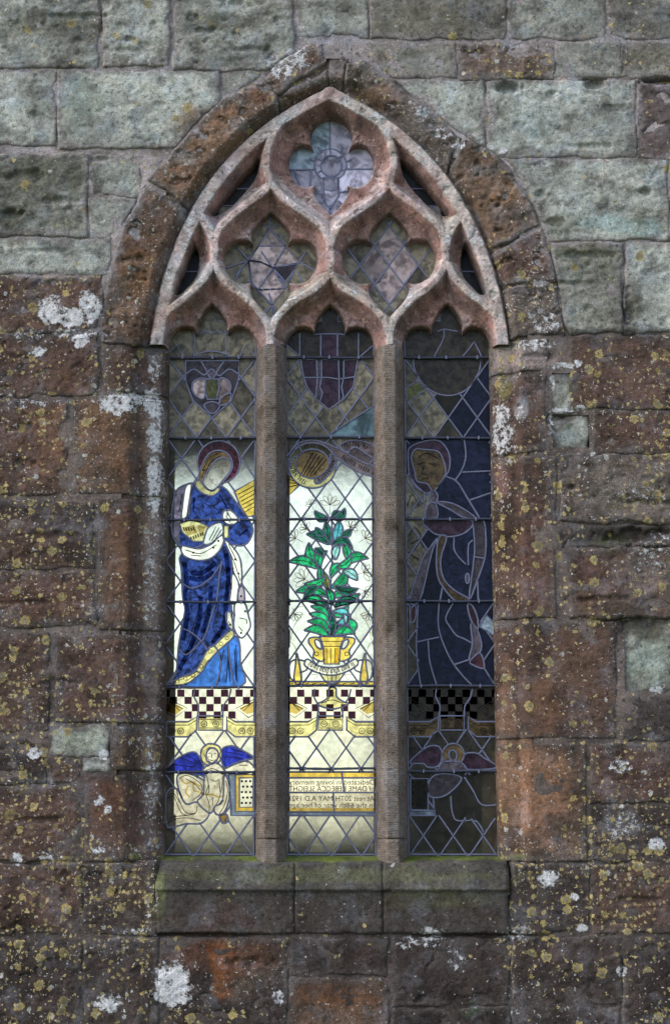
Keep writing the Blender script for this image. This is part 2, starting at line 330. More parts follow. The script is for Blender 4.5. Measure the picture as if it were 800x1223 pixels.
# yellow, white-spot, crust densities
LICH = {'G': (0.04, 0.05, 0), 'Gp': (0.03, 0.06, 0), 'Gd': (0.04, 0.04, 0), 'Gb': (0.03, 0.03, 0), 'R': (0.55, 0.2, 0), 'Rb': (0.40, 0.2, 0), 'Rd': (0.55, 0.16, 0),
        'O': (0.10, 0.08, 0), 'Rg': (0.40, 0.25, 0), 'D': (0.08, 0.04, 0), 'P': (0.05, 0.25, 0), 'S': (0.0, 0.02, 0), 'K': (0.02, 0.03, 0), 'V': (0.1, 0.15, 0)}
STAIN_SHADE = [  # px, py, rx, ry, colour, strength; real marks, plus shade painted into hollows
    (40, 30, 90, 18, (0.10, 0.10, 0.07), .6), (280, 28, 60, 12, (0.09, 0.09, 0.06), .55), (60, 205, 60, 25, (0.10, 0.10, 0.075), .7),
    (15, 255, 30, 14, (0.06, 0.06, 0.04), .7), (700, 300, 45, 14, (0.12, 0.12, 0.08), .6), (750, 370, 14, 30, (0.06, 0.06, 0.04), .7),  # dark socket patches paint the shade of the dents
    (665, 270, 25, 14, (0.09, 0.09, 0.05), .6), (760, 272, 45, 12, (0.26, 0.33, 0.31), .8), (715, 265, 25, 10, (0.26, 0.33, 0.31), .6), (640, 145, 25, 22, (0.28, 0.33, 0.33), .7),
    (330, 215, 20, 10, (0.2, 0.22, 0.2), .4), (190, 165, 14, 10, (0.28, 0.32, 0.33), .6), (90, 120, 40, 25, (0.24, 0.28, 0.23), .5),
    (780, 150, 25, 40, (0.12, 0.09, 0.085), .8), (505, 25, 80, 25, (0.115, 0.105, 0.075), .5), (470, 70, 50, 18, (0.13, 0.125, 0.095), .5),
    (790, 60, 50, 30, (0.13, 0.12, 0.09), .5),
    (265, 1145, 18, 36, (0.24, 0.075, 0.015), .95), (300, 1160, 35, 30, (0.12, 0.085, 0.065), .6), (405, 1190, 50, 18, (0.13, 0.06, 0.03), .8), (270, 1140, 60, 30, (0.11, 0.05, 0.03), .6),
    (400, 1045, 220, 9, (0.115, 0.12, 0.055), .45), (400, 1024, 220, 4.5, (0.15, 0.20, 0.025), .95), (510, 1075, 70, 12, (0.10, 0.11, 0.04), .5), (190, 1075, 8, 26, (0.17, 0.20, 0.07), .7),
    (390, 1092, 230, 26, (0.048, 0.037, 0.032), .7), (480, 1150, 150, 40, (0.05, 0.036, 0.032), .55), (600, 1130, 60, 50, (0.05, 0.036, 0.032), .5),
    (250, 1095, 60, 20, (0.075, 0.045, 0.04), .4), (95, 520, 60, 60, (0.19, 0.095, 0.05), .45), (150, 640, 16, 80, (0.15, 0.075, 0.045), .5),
    (640, 940, 34, 60, (0.24, 0.13, 0.08), .8), (606, 900, 14, 100, (0.22, 0.13, 0.085), .6), (690, 800, 40, 50, (0.13, 0.075, 0.052), .6), (650, 850, 20, 40, (0.17, 0.09, 0.055), .6),
    (640, 670, 20, 60, (0.125, 0.065, 0.05), .5), (720, 690, 40, 26, (0.10, 0.055, 0.048), .6), (770, 680, 40, 40, (0.16, 0.13, 0.12), .6), (760, 590, 50, 30, (0.16, 0.135, 0.115), .6),
    (772, 790, 24, 30, (0.27, 0.31, 0.27), .8), (770, 750, 36, 16, (0.055, 0.05, 0.035), .8), (735, 648, 26, 7, (0.05, 0.075, 0.015), .95),  # dark patch at the recess top is painted shade
    (760, 650, 40, 12, (0.055, 0.045, 0.035), .7), (770, 860, 40, 30, (0.055, 0.045, 0.042), .8), (750, 920, 30, 16, (0.07, 0.04, 0.035), .7), (750, 985, 30, 14, (0.15, 0.15, 0.17), .5),  # first entry paints the crevice shade under the overhang
    (675, 460, 16, 16, (0.24, 0.27, 0.24), .5), (682, 520, 14, 12, (0.26, 0.30, 0.27), .7), (670, 505, 14, 8, (0.07, 0.07, 0.05), .6), (672, 452, 12, 7, (0.09, 0.08, 0.06), .6),
    (622, 484, 9, 14, (0.30, 0.29, 0.31), .8), (640, 425, 30, 14, (0.26, 0.21, 0.2), .6), (604, 455, 10, 22, (0.17, 0.15, 0.06), .7), (601, 418, 8, 14, (0.3, 0.25, 0.21), .7),
    (600, 565, 8, 26, (0.20, 0.11, 0.10), .7), (600, 232, 18, 14, (0.24, 0.135, 0.07), .7), (625, 260, 14, 20, (0.12, 0.10, 0.09), .7), (575, 205, 20, 12, (0.13, 0.115, 0.105), .7), (450, 115, 40, 14, (0.21, 0.13, 0.09), .6),
    (470, 95, 20, 10, (0.24, 0.2, 0.17), .5), (250, 160, 50, 30, (0.21, 0.12, 0.07), .6), (210, 215, 30, 20, (0.22, 0.13, 0.08), .6), (225, 190, 14, 10, (0.2, 0.19, 0.18), .7), (285, 150, 16, 8, (0.17, 0.15, 0.14), .7), (145, 345, 20, 26, (0.15, 0.12, 0.10), .6), (500, 150, 30, 12, (0.2, 0.17, 0.16), .7), (310, 110, 20, 14, (0.2, 0.1, 0.06), .6),
    (165, 330, 26, 50, (0.20, 0.105, 0.05), .5), (600, 75, 55, 20, (0.17, 0.12, 0.095), .6), (700, 72, 40, 16, (0.2, 0.19, 0.17), .4), (95, 888, 32, 16, (0.25, 0.29, 0.23), .5),
    (20, 650, 40, 40, (0.09, 0.05, 0.035), .5), (60, 700, 60, 40, (0.10, 0.055, 0.04), .5), (40, 830, 40, 30, (0.095, 0.06, 0.045), .5), (120, 960, 30, 30, (0.125, 0.062, 0.042), .6),
    (560, 1205, 14, 8, (0.02, 0.05, 0.012), .8), (545, 1130, 30, 9, (0.12, 0.12, 0.125), .4), (150, 1070, 30, 26, (0.075, 0.05, 0.035), .5),
    (325, 640, 14, 230, (0.115, 0.105, 0.09), .2), (470, 650, 14, 230, (0.115, 0.105, 0.09), .2), (325, 940, 20, 80, (0.10, 0.072, 0.062), .6), (470, 940, 20, 80, (0.10, 0.072, 0.062), .6),
    (182, 700, 12, 330, (0.20, 0.16, 0.15), .65), (160, 720, 7, 330, (0.085, 0.055, 0.048), .6), (660, 540, 12, 100, (0.16, 0.14, 0.135), .4)]  # narrow dark strip is shade painted along the left jamb hollow
CRUST = [  # px, py, rx, ry, channel, value
    (62, 372, 16, 18, 2, .75), (85, 380, 22, 14, 2, .70), (106, 362, 12, 16, 2, .66), (112, 372, 12, 20, 2, .6), (92, 398, 40, 9, 2, .52), (100, 405, 14, 10, 2, .7), (45, 420, 10, 7, 2, .75),
    (40, 400, 22, 9, 2, .42), (142, 482, 22, 15, 2, .75), (158, 478, 14, 12, 2, .7), (40, 482, 36, 7, 2, .42), (182, 480, 12, 20, 2, .7), (184, 520, 11, 22, 2, .72), (184, 565, 10, 26, 2, .68), (183, 600, 8, 22, 2, .62), (184, 440, 9, 20, 2, .5),
    (182, 620, 12, 120, 1, .75), (182, 900, 12, 90, 1, .55), (178, 700, 8, 60, 2, .40), (178, 940, 8, 70, 2, .42),
    (205, 1178, 22, 24, 2, .86), (212, 1165, 14, 12, 2, .8), (196, 1190, 10, 10, 2, .8), (127, 1197, 16, 11, 2, .74), (148, 1190, 10, 10, 2, .55), (332, 1190, 8, 8, 2, .6), (655, 1050, 12, 10, 2, .85), (686, 1071, 5, 4, 2, .85), (695, 1108, 7, 5, 2, .85), (742, 1160, 6, 6, 2, .7),
    (41, 900, 8, 6, 2, .9), (124, 902, 6, 6, 2, .9), (20, 1026, 8, 9, 2, .7), (118, 957, 6, 6, 2, .7), (128, 967, 5, 5, 2, .7), (60, 1022, 14, 8, 2, .5), (118, 1015, 9, 5, 2, .65),
    (180, 1070, 12, 24, 1, .9), (165, 1115, 18, 8, 2, .45), (515, 1118, 20, 12, 2, .55), (545, 1145, 12, 14, 2, .48), (618, 1115, 22, 10, 2, .42), (740, 985, 26, 18, 2, .40), (740, 915, 14, 10, 2, .5), (783, 1008, 9, 7, 2, .75), (784, 824, 8, 5, 2, .85),
    (650, 360, 16, 18, 1, .9), (650, 380, 20, 18, 2, .45), (640, 330, 14, 30, 1, .8), (672, 437, 18, 5, 2, .78), (658, 455, 4, 14, 2, .75), (690, 435, 6, 5, 2, .8), (640, 412, 30, 10, 2, .52), (657, 510, 4, 22, 2, .62), (693, 488, 8, 5, 2, .75), (672, 490, 18, 4, 2, .55),
    (601, 505, 12, 34, 2, .60), (598, 480, 8, 20, 1, .9), (604, 530, 12, 30, 1, .9), (600, 570, 12, 40, 1, .6), (622, 490, 8, 14, 2, .45), (340, 80, 30, 18, 2, .62), (325, 95, 20, 12, 1, .9), (355, 68, 14, 14, 2, .6), (505, 135, 10, 8, 2, .62), (530, 160, 16, 8, 2, .5),
    (545, 175, 10, 6, 2, .55), (600, 180, 5, 4, 2, .9), (586, 176, 4, 4, 2, .9), (665, 390, 10, 8, 2, .55), (770, 590, 40, 14, 2, .36), (780, 660, 30, 30, 2, .36), (640, 545, 40, 20, 0, .6), (720, 440, 50, 36, 0, .35),
    (745, 1050, 60, 60, 0, .95), (720, 1090, 40, 30, 0, 1.0), (740, 900, 50, 30, 0, .6), (660, 1090, 8, 20, 0, 1.0), (690, 950, 20, 60, 0, .7), (40, 985, 60, 50, 0, .75), (40, 850, 50, 40, 0, .75), (70, 1060, 80, 60, 0, .8), (130, 840, 40, 24, 0, .9), (60, 690, 60, 60, 0, .6),
    (30, 520, 50, 60, 0, .5), (600, 640, 20, 100, 0, .55), (650, 700, 40, 120, 0, .4), (660, 880, 60, 60, 0, .25), (130, 1150, 60, 50, 0, .6), (20, 430, 50, 30, 0, .5), (720, 820, 30, 40, 0, .2), (505, 1125, 40, 10, 2, .4), (640, 1160, 40, 40, 0, .5), (505, 1200, 200, 40, 0, -.3), (640, 960, 36, 60, 0, -.4),
    (280, 1160, 70, 40, 0, -.3), (700, 790, 36, 40, 0, .1)]
def paint(px_x, px_z, col0, lich0, seed, stain_shade=True):
    n = len(px_x)
    col = np.tile(np.array(col0, float), (n, 1)); li = np.tile(np.array(lich0, float), (n, 1))
    nz = fbm(px_x * 9, px_z * 9, 3, 90)
    li[:, 0] *= np.clip(0.15 + 2.6 * (fbm(px_x * 2.6, px_z * 2.6, 3, 33) + 0.28), 0.05, 1.7)
    li[:, 1] *= np.clip(0.2 + 2.2 * (fbm(px_x * 3.3, px_z * 3.3, 3, 36) + 0.3), 0.1, 2.0)
    tone = 1 + 0.35 * fbm(px_x * 2.5, px_z * 2.5, 2, seed % 60)
    col *= tone[:, None]
    if stain_shade:
        gr_ = sstep(-0.10, 0.42, fbm(px_x * 1.7, px_z * 1.7, 4, 71, 0.6))[:, None]; gr2 = sstep(0.05, 0.5, fbm(px_x * 6.5, px_z * 8.5, 4, 74, 0.65))[:, None]
        col = col * (1 - 0.36 * gr_) * (1 - 0.5 * gr2) + np.array((.012, .011, .010)) * gr2
    if stain_shade:
        x0, x1, z0, z1 = px_x.min(), px_x.max(), px_z.min(), px_z.max()
        for (a, b, rx, ry, cc, st) in STAIN_SHADE:
            cx, cz = P(a, b); rx *= MPP; ry *= MPP
            if cx + 1.6 * rx < x0 or cx - 1.6 * rx > x1 or cz + 1.6 * ry < z0 or cz - 1.6 * ry > z1: continue
            q = np.sqrt(((px_x - cx) / rx) ** 2 + ((px_z - cz) / ry) ** 2) + 0.7 * nz
            m = (1 - sstep(0.6, 1.25, q)) * st
            col = col * (1 - m[:, None]) + np.array(cc) * m[:, None]
        for (a, b, rx, ry, ch, val) in CRUST:
            cx, cz = P(a, b); rx *= MPP; ry *= MPP
            if cx + 1.9 * rx < x0 or cx - 1.9 * rx > x1 or cz + 1.9 * ry < z0 or cz - 1.9 * ry > z1: continue
            q = np.sqrt(((px_x - cx) / rx) ** 2 + ((px_z - cz) / ry) ** 2) + 0.5 * nz
            m = 1 - sstep(0.55, 1.45, q)
            if ch == 2: li[:, 2] = np.maximum(li[:, 2], val * m)
            else: li[:, ch] = li[:, ch] * (1 - m) + (val if val > 0 else 0) * m
    return col, li
def attrs(me, col, li):
    n = len(me.vertices)
    for nm, a in (("col", col), ("lich", li)):
        at = me.attributes.new(nm, 'FLOAT_COLOR', 'POINT')
        buf = np.ones((n, 4), np.float32); buf[:, :3] = np.clip(a, 0, 2); at.data.foreach_set('color', buf.ravel())
def grid_mesh(X, Z, Y, keep):
    """heightfield over a regular grid; faces only where keep (per vertex) holds on all corners"""
    nz, nx = X.shape
    idx = np.arange(nz * nx).reshape(nz, nx)
    ok = keep[:-1, :-1] & keep[1:, :-1] & keep[:-1, 1:] & keep[1:, 1:]
    q = np.stack([idx[:-1, :-1][ok], idx[:-1, 1:][ok], idx[1:, 1:][ok], idx[1:, :-1][ok]], 1)
    used = np.unique(q); remap = -np.ones(nz * nx, int); remap[used] = np.arange(len(used))
    q = remap[q]
    V = np.stack([X.ravel()[used], Y.ravel()[used], Z.ravel()[used]], 1).astype(np.float32)
    me = bpy.data.meshes.new("m")
    me.vertices.add(len(V)); me.vertices.foreach_set('co', V.ravel())
    me.loops.add(q.size); me.loops.foreach_set('vertex_index', q.astype(np.int32).ravel())
    me.polygons.add(len(q)); me.polygons.foreach_set('loop_start', np.arange(0, q.size, 4, dtype=np.int32))
    me.polygons.foreach_set('loop_total', np.full(len(q), 4, np.int32))
    me.update(calc_edges=True); me.validate()
    return me, used
SEED = [0]
DENTS = [(607, 103, 19, 8, .045), (708, 101, 12, 7, .045), (782, 97, 22, 5, .035), (657, 112, 6, 3, .02), (770, 229, 7, 4, .03), (645, 233, 8, 5, .022), (662, 266, 13, 5, .018), (155, 48, 8, 4, .02),
         (15, 256, 13, 6, .03), (246, 38, 13, 5, .022), (190, 125, 8, 4, .015), (90, 20, 40, 4, .015), (120, 190, 12, 4, .015), (760, 640, 42, 9, .035), (766, 746, 30, 8, .03), (750, 372, 7, 26, .03), (620, 483, 3, 3, .02),
         (682, 582, 6, 4, .02), (673, 641, 3, 4, .015), (240, 1116, 52, 2.2, .03), (560, 1117, 60, 2, .02), (700, 305, 36, 5, .018), (672, 500, 16, 4, .02), (640, 425, 20, 3, .01), (52, 300, 30, 3, .008),
         (700, 175, 30, 4, .012), (620, 150, 8, 5, .012), (735, 130, 16, 5, .012), (515, 150, 10, 6, .012), (30, 210, 30, 7, .02), (70, 240, 20, 6, .018), (150, 60, 14, 4, .014), (300, 60, 24, 4, .012), (690, 340, 26, 4, .014), (770, 600, 36, 4, .018), (720, 715, 34, 4, .014), (60, 640, 40, 5, .016), (40, 720, 34, 4, .014), (70, 815, 24, 4, .012), (50, 980, 34, 4, .014), (760, 1075, 34, 4, .014), (300, 1150, 28, 8, .014)]
def stone(name, poly, parent, typ, proud=0.006, rough=0.006, edge=0.020, res=0.007, base=None, clip=None, mat=None, warp=0.010, strata=1.0, bdepth=0.045, col=None, lich=None, stain_shade=True, pits=0.0, smear=0.75):
    SEED[0] += 1; sd = SEED[0] % 50 + 1
    poly = np.asarray(poly, float)
    x0, z0 = poly.min(0) - 0.01; x1, z1 = poly.max(0) + 0.01
    xs = np.arange(x0, x1 + res, res); zs = np.arange(z0, z1 + res, res)
    X, Z = np.meshgrid(xs, zs)
    wx = X + warp * fbm(X * 7, Z * 7, 3, sd); wz = Z + warp * fbm(X * 7, Z * 7, 3, sd + 23)
    d = sdf(wx, wz, poly)
    if clip is not None: d = np.minimum(d, -sdf(wx, wz, clip) - 0.004)
    dd = np.clip(d, 0, None)
    e = edge * (0.7 + 0.9 * np.clip(fbm(X * 5, Z * 5, 2, sd + 3) + 0.4, 0, 1.2))
    t = np.clip(1 - dd / e, 0, 1)
    drop = 0.85 * e * (1 - np.sqrt(np.clip(1 - t * t, 0, 1)))
    drop = drop + np.where(d < 0, bdepth * sstep(0.0, 1.6 * res, -d), 0)
    rel = rough * (0.9 * fbm(X * 4, Z * 6 * strata, 5, sd + 5, 0.6) + 0.3 * fbm(X * 22, Z * 34 * strata, 3, sd + 9, 0.6))
    if pits:
        pn = fbm(X * 9, Z * 13, 3, sd + 13); rel = rel + pits * sstep(0.28, 0.5, pn)
    if stain_shade:
        dn_ = fbm(X * 16, Z * 16, 3, 87)
        for (a_, b_, rx, ry, dep) in DENTS:
            cx, cz = P(a_, b_); rx *= MPP; ry *= MPP
            if cx + 2 * rx < x0 or cx - 2 * rx > x1 or cz + 2 * ry < z0 or cz - 2 * ry > z1: continue
            rel = rel + dep * (1 - sstep(0.55, 1.2, np.sqrt(((X - cx) / rx) ** 2 + ((Z - cz) / ry) ** 2) + 0.7 * dn_))
    b = 0.0 if base is None else base(X, Z)
    Y = b - proud + drop + rel
    me, used = grid_mesh(X, Z, Y, d > -1.9 * res)
    if len(me.vertices) == 0: return None
    c, li = paint(X.ravel()[used], Z.ravel()[used], COL[typ] if col is None else col, LICH[typ] if lich is None else lich, sd, stain_shade)
    if smear:
        ux_, uz_ = X.ravel()[used], Z.ravel()[used]
        sm = (1 - sstep(0.004, 0.045, d.ravel()[used] + 0.03 * fbm(ux_ * 11, uz_ * 11, 4, 81, 0.6))) * smear
        upz = sstep(float(P(0, 420)[1]), float(P(0, 320)[1]), uz_)[:, None]
        mc = np.array((0.27, 0.24, 0.235)) * upz + np.array((0.115, 0.098, 0.092)) * (1 - upz)
        c = c * (1 - sm[:, None]) + mc * (0.75 + 0.6 * fbm(ux_ * 5, uz_ * 5, 3, 84))[:, None] * sm[:, None]
    attrs(me, c, li)
    return link(name, me, mat or M_STONE, parent)
def rect(x0, y0, x1, y1, Y=0.0):
    return PP([(x0, y0), (x1, y0), (x1, y1), (x0, y1)], Y)

# ------------------------------------------------------------------ ground, nave behind the window
def plane(name, pts, mat, kind='structure'):
    o = link(name, mesh(pts, [tuple(range(len(pts)))]), mat, None, False); return tag(o, kind=kind)
o = plane("ground", [(-1500, -1500, 0), (1500, -1500, 0), (1500, 1500, 0), (-1500, 1500, 0)], M_GRASS)
tag(o, "grassy churchyard ground below the wall", "ground")
WT = 0.70   # wall thickness
NY = 8.2    # far wall of the nave
o = tag(link("floor", box_mesh([(-6, 6, WT, NY, 0.004, 0.03)]), M_FLOOR, None, False), "dim stone floor inside the church", "floor", kind='structure')
o = tag(link("ceiling", box_mesh([(-6.3, 6.3, 0.3, NY + 0.6, 7.4, 7.7)]), M_PLASTER, None, False), "dim ceiling inside the church", "ceiling", kind='structure')
for sx in (-1, 1):
    tag(link("wall_end", box_mesh([(6 * sx, 6.3 * sx, WT, NY, 0, 7.4) if sx > 0 else (-6.3, -6, WT, NY, 0, 7.4)]), M_PLASTER, None, False), "dim end wall inside the church", "wall", kind='structure')
ox0, ox1, oz0, oz1 = -1.66, 0.44, 1.74, 4.88
tag(link("wall_far", box_mesh([(-6.3, ox0, NY, NY + 0.6, 0, 7.4), (ox1, 6.3, NY, NY + 0.6, 0, 7.4), (ox0, ox1, NY, NY + 0.6, 0, oz0), (ox0, ox1, NY, NY + 0.6, oz1, 7.4)]), M_PLASTER, None, False), "dim far wall of the nave behind the window", "wall", kind='structure')
kk = NT("clear_glass"); tb = kk.n("ShaderNodeBsdfTransparent"); tb.inputs[0].default_value = (0.95, 0.97, 0.97, 1); gb = kk.n("ShaderNodeBsdfGlossy"); gb.inputs[1].default_value = 0.02
mx = kk.n("ShaderNodeMixShader"); mx.inputs[0].default_value = 0.05; kk.l(tb.outputs[0], mx.inputs[1]); kk.l(gb.outputs[0], mx.inputs[2]); kk.l(mx.outputs[0], kk.out.inputs[0])
ow = empty("plain_window", (0, NY + 0.3, oz0), "plain bright window in the far wall, glowing through the coloured glass", "window")
link("frame", box_mesh([(ox0, ox0 + .05, NY + .27, NY + .33, oz0, oz1), (ox1 - .05, ox1, NY + .27, NY + .33, oz0, oz1), (ox0 + .05, ox1 - .05, NY + .27, NY + .33, oz0, oz0 + .05), (ox0 + .05, ox1 - .05, NY + .27, NY + .33, oz1 - .05, oz1)]), M_PLASTER, ow, False)
link("pane", mesh([(ox0 + .05, NY + .3, oz0 + .05), (ox1 - .05, NY + .3, oz0 + .05), (ox1 - .05, NY + .3, oz1 - .05), (ox0 + .05, NY + .3, oz1 - .05)], [(0, 1, 2, 3)]), kk.m, ow, False)

# ------------------------------------------------------------------ church wall: core, mortar, stones
ARCH_OUT = [(118, 412), (124, 360), (138, 300), (152, 262), (174, 220), (200, 189), (240, 144), (270, 117), (300, 102), (340, 69), (372, 51), (400, 44), (425, 44), (440, 60), (452, 84), (480, 104), (520, 136), (554, 166), (606, 194), (632, 238), (658, 303), (668, 350), (678, 402)]
CLIP = PP(ARCH_OUT + [(640, 404), (640, 430), (160, 430), (160, 412)])
hx0 = float(P(165, 700)[0]); hx1 = float(P(630, 700)[0]); hz0 = float(P(400, 1045)[1]); hz1 = float(P(400, 84)[1])
wall = empty("church_wall", (0, 0, 0), "weathered church wall of red-brown and grey-green sandstone blocks spotted with lichen", "wall")
def flat_attr(me, col, li):
    n = len(me.vertices); attrs(me, np.tile(np.array(col), (n, 1)), np.tile(np.array(li), (n, 1)))
me = box_mesh([(-6.3, hx0, 0.06, WT, 0, 7.4), (hx1, 6.3, 0.06, WT, 0, 7.4), (hx0, hx1, 0.06, WT, 0, hz0), (hx0, hx1, 0.06, WT, hz1, 7.4)])
flat_attr(me, (0.14, 0.12, 0.11), (0.1, 0.1, 0)); link("wall_core", me, M_STONE, wall, False)
# mortar sheet between the blocks
X, Z = np.meshgrid(np.arange(-3.5, 3.5, 0.016), np.arange(0.0, 6.4, 0.016))
Y = 0.001 + 0.011 * fbm(X * 5, Z * 5, 5, 41, 0.65)
hole = (sdf(X, Z, CLIP) > 0.12) | ((X > float(P(146, 700)[0])) & (X < float(P(634, 700)[0])) & (Z > float(P(400, 1080)[1])) & (Z < float(P(400, 380)[1])))
for (a_, b_, rx, ry, dep) in DENTS:
    cx, cz = P(a_, b_); Y = Y + (dep + .012) * (1 - sstep(0.8, 1.7, np.sqrt(((X - cx) / (rx * MPP)) ** 2 + ((Z - cz) / (ry * MPP + .006)) ** 2)))
BL = [  # x0 y0 x1 y1 type proud rough
    (-45, -60, 117, 80, 'G', .012, .013), (124, -60, 202, 77, 'G', .012, .010), (208, -60, 349, 82, 'G', .014, .012), (356, -60, 438, 43, 'G', .006, .004),
    (443, -60, 604, 46, 'Gb', .008, .006), (608, -60, 722, 46, 'G', .006, .005), (726, -60, 850, 46, 'Gb', .006, .005),
    (424, 51, 544, 92, 'Gb', .005, .004), (547, 52, 659, 94, 'Rg', .006, .016), (663, 51, 740, 91, 'G', .006, .004), (744, 51, 850, 91, 'Gb', .006, .004),
    (-45, 86, 65, 173, 'Gp', .008, .006), (70, 86, 262, 176, 'Gp', .010, .007), (268, 86, 345, 140, 'G', .004, .006),
    (456, 97, 578, 200, 'Gp', .006, .006), (583, 97, 757, 187, 'Gp', .008, .007), (761, 97, 850, 190, 'V', .008, .010),
    (-45, 186, 104, 281, 'Gd', .010, .014), (110, 186, 168, 233, 'G', .002, .008), (109, 238, 160, 283, 'G', .004, .008), (-45, 285, 132, 327, 'Gp', .006, .004),
    (600, 192, 795, 286, 'Gp', .010, .008), (800, 194, 850, 286, 'Gd', .008, .008), (652, 292, 742, 396, 'Gd', .012, .014), (747, 291, 850, 397, 'Gp', .010, .008),
    (-45, 331, 124, 396, 'R', .008, .012), (-45, 400, 117, 472, 'R', .008, .012), (-45, 479, 80, 590, 'R', .006, .012),
    (-45, 600, 110, 678, 'Rd', .008, .014), (-45, 684, 112, 748, 'R', .006, .013), (-45, 756, 58, 872, 'R', .006, .012), (62, 869, 130, 902, 'Gp', .004, .003), (101, 906, 131, 921, 'Gp', .003, .003),
    (-45, 880, 56, 936, 'Rd', .004, .012), (60, 908, 97, 936, 'R', .004, .010), (-45, 940, 95, 1026, 'R', .006, .014), (-45, 1032, 96, 1114, 'R', .006, .013), (101, 1032, 186, 1114, 'Rd', .005, .010),
    (-45, 1120, 96, 1268, 'Rd', .006, .013), (101, 1120, 188, 1268, 'Rd', .004, .012),
    (683, 403, 850, 487, 'R', .008, .009), (657, 447, 689, 492, 'G', -.006, .006), (658, 497, 702, 536, 'Gp', -.010, .008), (708, 491, 850, 541, 'R', .006, .009),
    (670, 545, 850, 622, 'Rg', .010, .018), (672, 628, 850, 652, 'D', .003, .014), (680, 656, 850, 736, 'Rb', .008, .014), (744, 742, 850, 826, 'Gd', -.004, .014), (742, 831, 850, 884, 'D', .002, .012),  # the thin D block is dark colour in place of crevice shade
    (705, 889, 850, 958, 'R', .006, .012), (705, 962, 850, 1028, 'Rd', .006, .012), (613, 1033, 702, 1113, 'Rd', .005, .008), (706, 1033, 850, 1113, 'R', .006, .012),
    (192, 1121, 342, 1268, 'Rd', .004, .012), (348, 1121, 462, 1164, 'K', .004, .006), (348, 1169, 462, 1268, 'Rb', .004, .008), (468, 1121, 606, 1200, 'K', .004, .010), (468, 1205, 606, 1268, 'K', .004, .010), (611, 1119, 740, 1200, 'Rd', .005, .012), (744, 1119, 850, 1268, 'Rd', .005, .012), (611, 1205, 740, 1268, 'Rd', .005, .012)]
for (x0, y0, x1, y1, ty, pr, ro) in BL:
    if (pr < 0 or y1 - y0 < 36) and ty[0] == 'G': hole |= sdf(X, Z, rect(x0, y0, x1, y1)) > 0.008
me, used = grid_mesh(X, Z, Y, ~hole)
mx_, mz_ = X.ravel()[used], Z.ravel()[used]
up = sstep(float(P(0, 420)[1]), float(P(0, 320)[1]), mz_)[:, None]
c, li = paint(mx_, mz_, (1, 1, 1), (0.12, 0.10, 0), 3, True)
base_m = np.array((0.285, 0.25, 0.25)) * up + np.array((0.135, 0.108, 0.098)) * (1 - up)
low = sstep(float(P(0, 800)[1]), float(P(0, 1100)[1]), mz_)[:, None]
base_m = base_m * (1 - 0.45 * low)
attrs(me, base_m * (0.8 + 0.5 * fbm(mx_ * 3, mz_ * 3, 3, 12)[:, None] + 0.15), li * np.array((1, 1, 0.8)))
link("mortar", me, M_STONE, wall)
cb = CLIP.min(0) - .05; ct = CLIP.max(0) + .05
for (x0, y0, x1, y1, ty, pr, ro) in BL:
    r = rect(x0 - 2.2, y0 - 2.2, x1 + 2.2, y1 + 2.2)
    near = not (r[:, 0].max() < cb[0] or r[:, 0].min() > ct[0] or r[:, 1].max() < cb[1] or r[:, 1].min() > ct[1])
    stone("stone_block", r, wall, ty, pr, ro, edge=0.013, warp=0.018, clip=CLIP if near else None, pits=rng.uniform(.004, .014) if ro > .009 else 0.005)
# the wall goes on beyond the frame in plainer courses
def courses(x0, x1, z0, z1):
    z = z0; row = 0
    while z < z1 - 0.05:
        h = min(rng.uniform(.27, .42), z1 - z)
        if z1 - z - h < .15: h = z1 - z
        x = x0
        while x < x1 - 0.05:
            L = min(rng.uniform(.4, .8), x1 - x)
            if x1 - x - L < .2: L = x1 - x
            ty = rng.choice(['G', 'Gp', 'Gd', 'Gb']) if z > 3.85 else rng.choice(['R', 'Rb', 'Rd', 'R', 'Rg'])
            g = .010
            stone("stone_block", [(x + g, z + g), (x + L - g, z + g), (x + L - g, z + h - g), (x + g, z + h - g)], wall, ty, .007, .012, res=0.022, stain_shade=False)
            x += L
        z += h; row += 1
lx = float(P(-45, 611)[0]) - .03; rx_ = float(P(850, 611)[0]) + .03; tz = float(P(400, -60)[1]) + .02; bz = float(P(400, 1268)[1]) - .02
courses(-3.3, lx, 0.0, 6.3); courses(rx_, 3.3, 0.0, 6.3); courses(lx, rx_, tz, 6.3); courses(lx, rx_, 0.0, bz)

# ------------------------------------------------------------------ window surround: voussoirs, jambs, sill
YG = 0.185                                         # glass plane
def edge_line(pa, pb, Y):
    a = PP([pa, pb], Y); return lambda Zv: a[0, 0] + (Zv - a[0, 1]) * (a[1, 0] - a[0, 0]) / (a[1, 1] - a[0, 1])
XL = edge_line((201, 410), (195, 1023), 0.12); XR = edge_line((585, 410), (596, 1023), 0.12)
sur = empty("window_surround", (0, 0, float(P(400, 1112)[1])), "rough rusty-brown stone arch, jambs and sloping sill around the window", "window surround")
ARCH_IN = [(180, 414), (186, 370), (200, 315), (222, 262), (250, 215), (285, 175), (325, 143), (362, 122), (396, 106), (440, 122), (480, 150), (515, 185), (545, 225), (568, 262), (585, 310), (597, 355), (604, 402)]
AIN = PP(spl(ARCH_IN), 0.03)
def ring_base(X, Z):
    d = seg_dist(X, Z, AIN)
    d = np.where(inside(X, Z, np.vstack([AIN, PP([(600, 480), (180, 480)], 0.03)])), -d, d)
    return 0.075 * (1 - sstep(0.0, 0.060, d)) ** 1.3
stone('joint_mortar', PP(ARCH_OUT + list(reversed(ARCH_IN))), sur, 'Rg', .0, .006, edge=.004, res=.010, base=lambda X, Z: ring_base(X, Z) + .010, warp=.004, bdepth=.02)
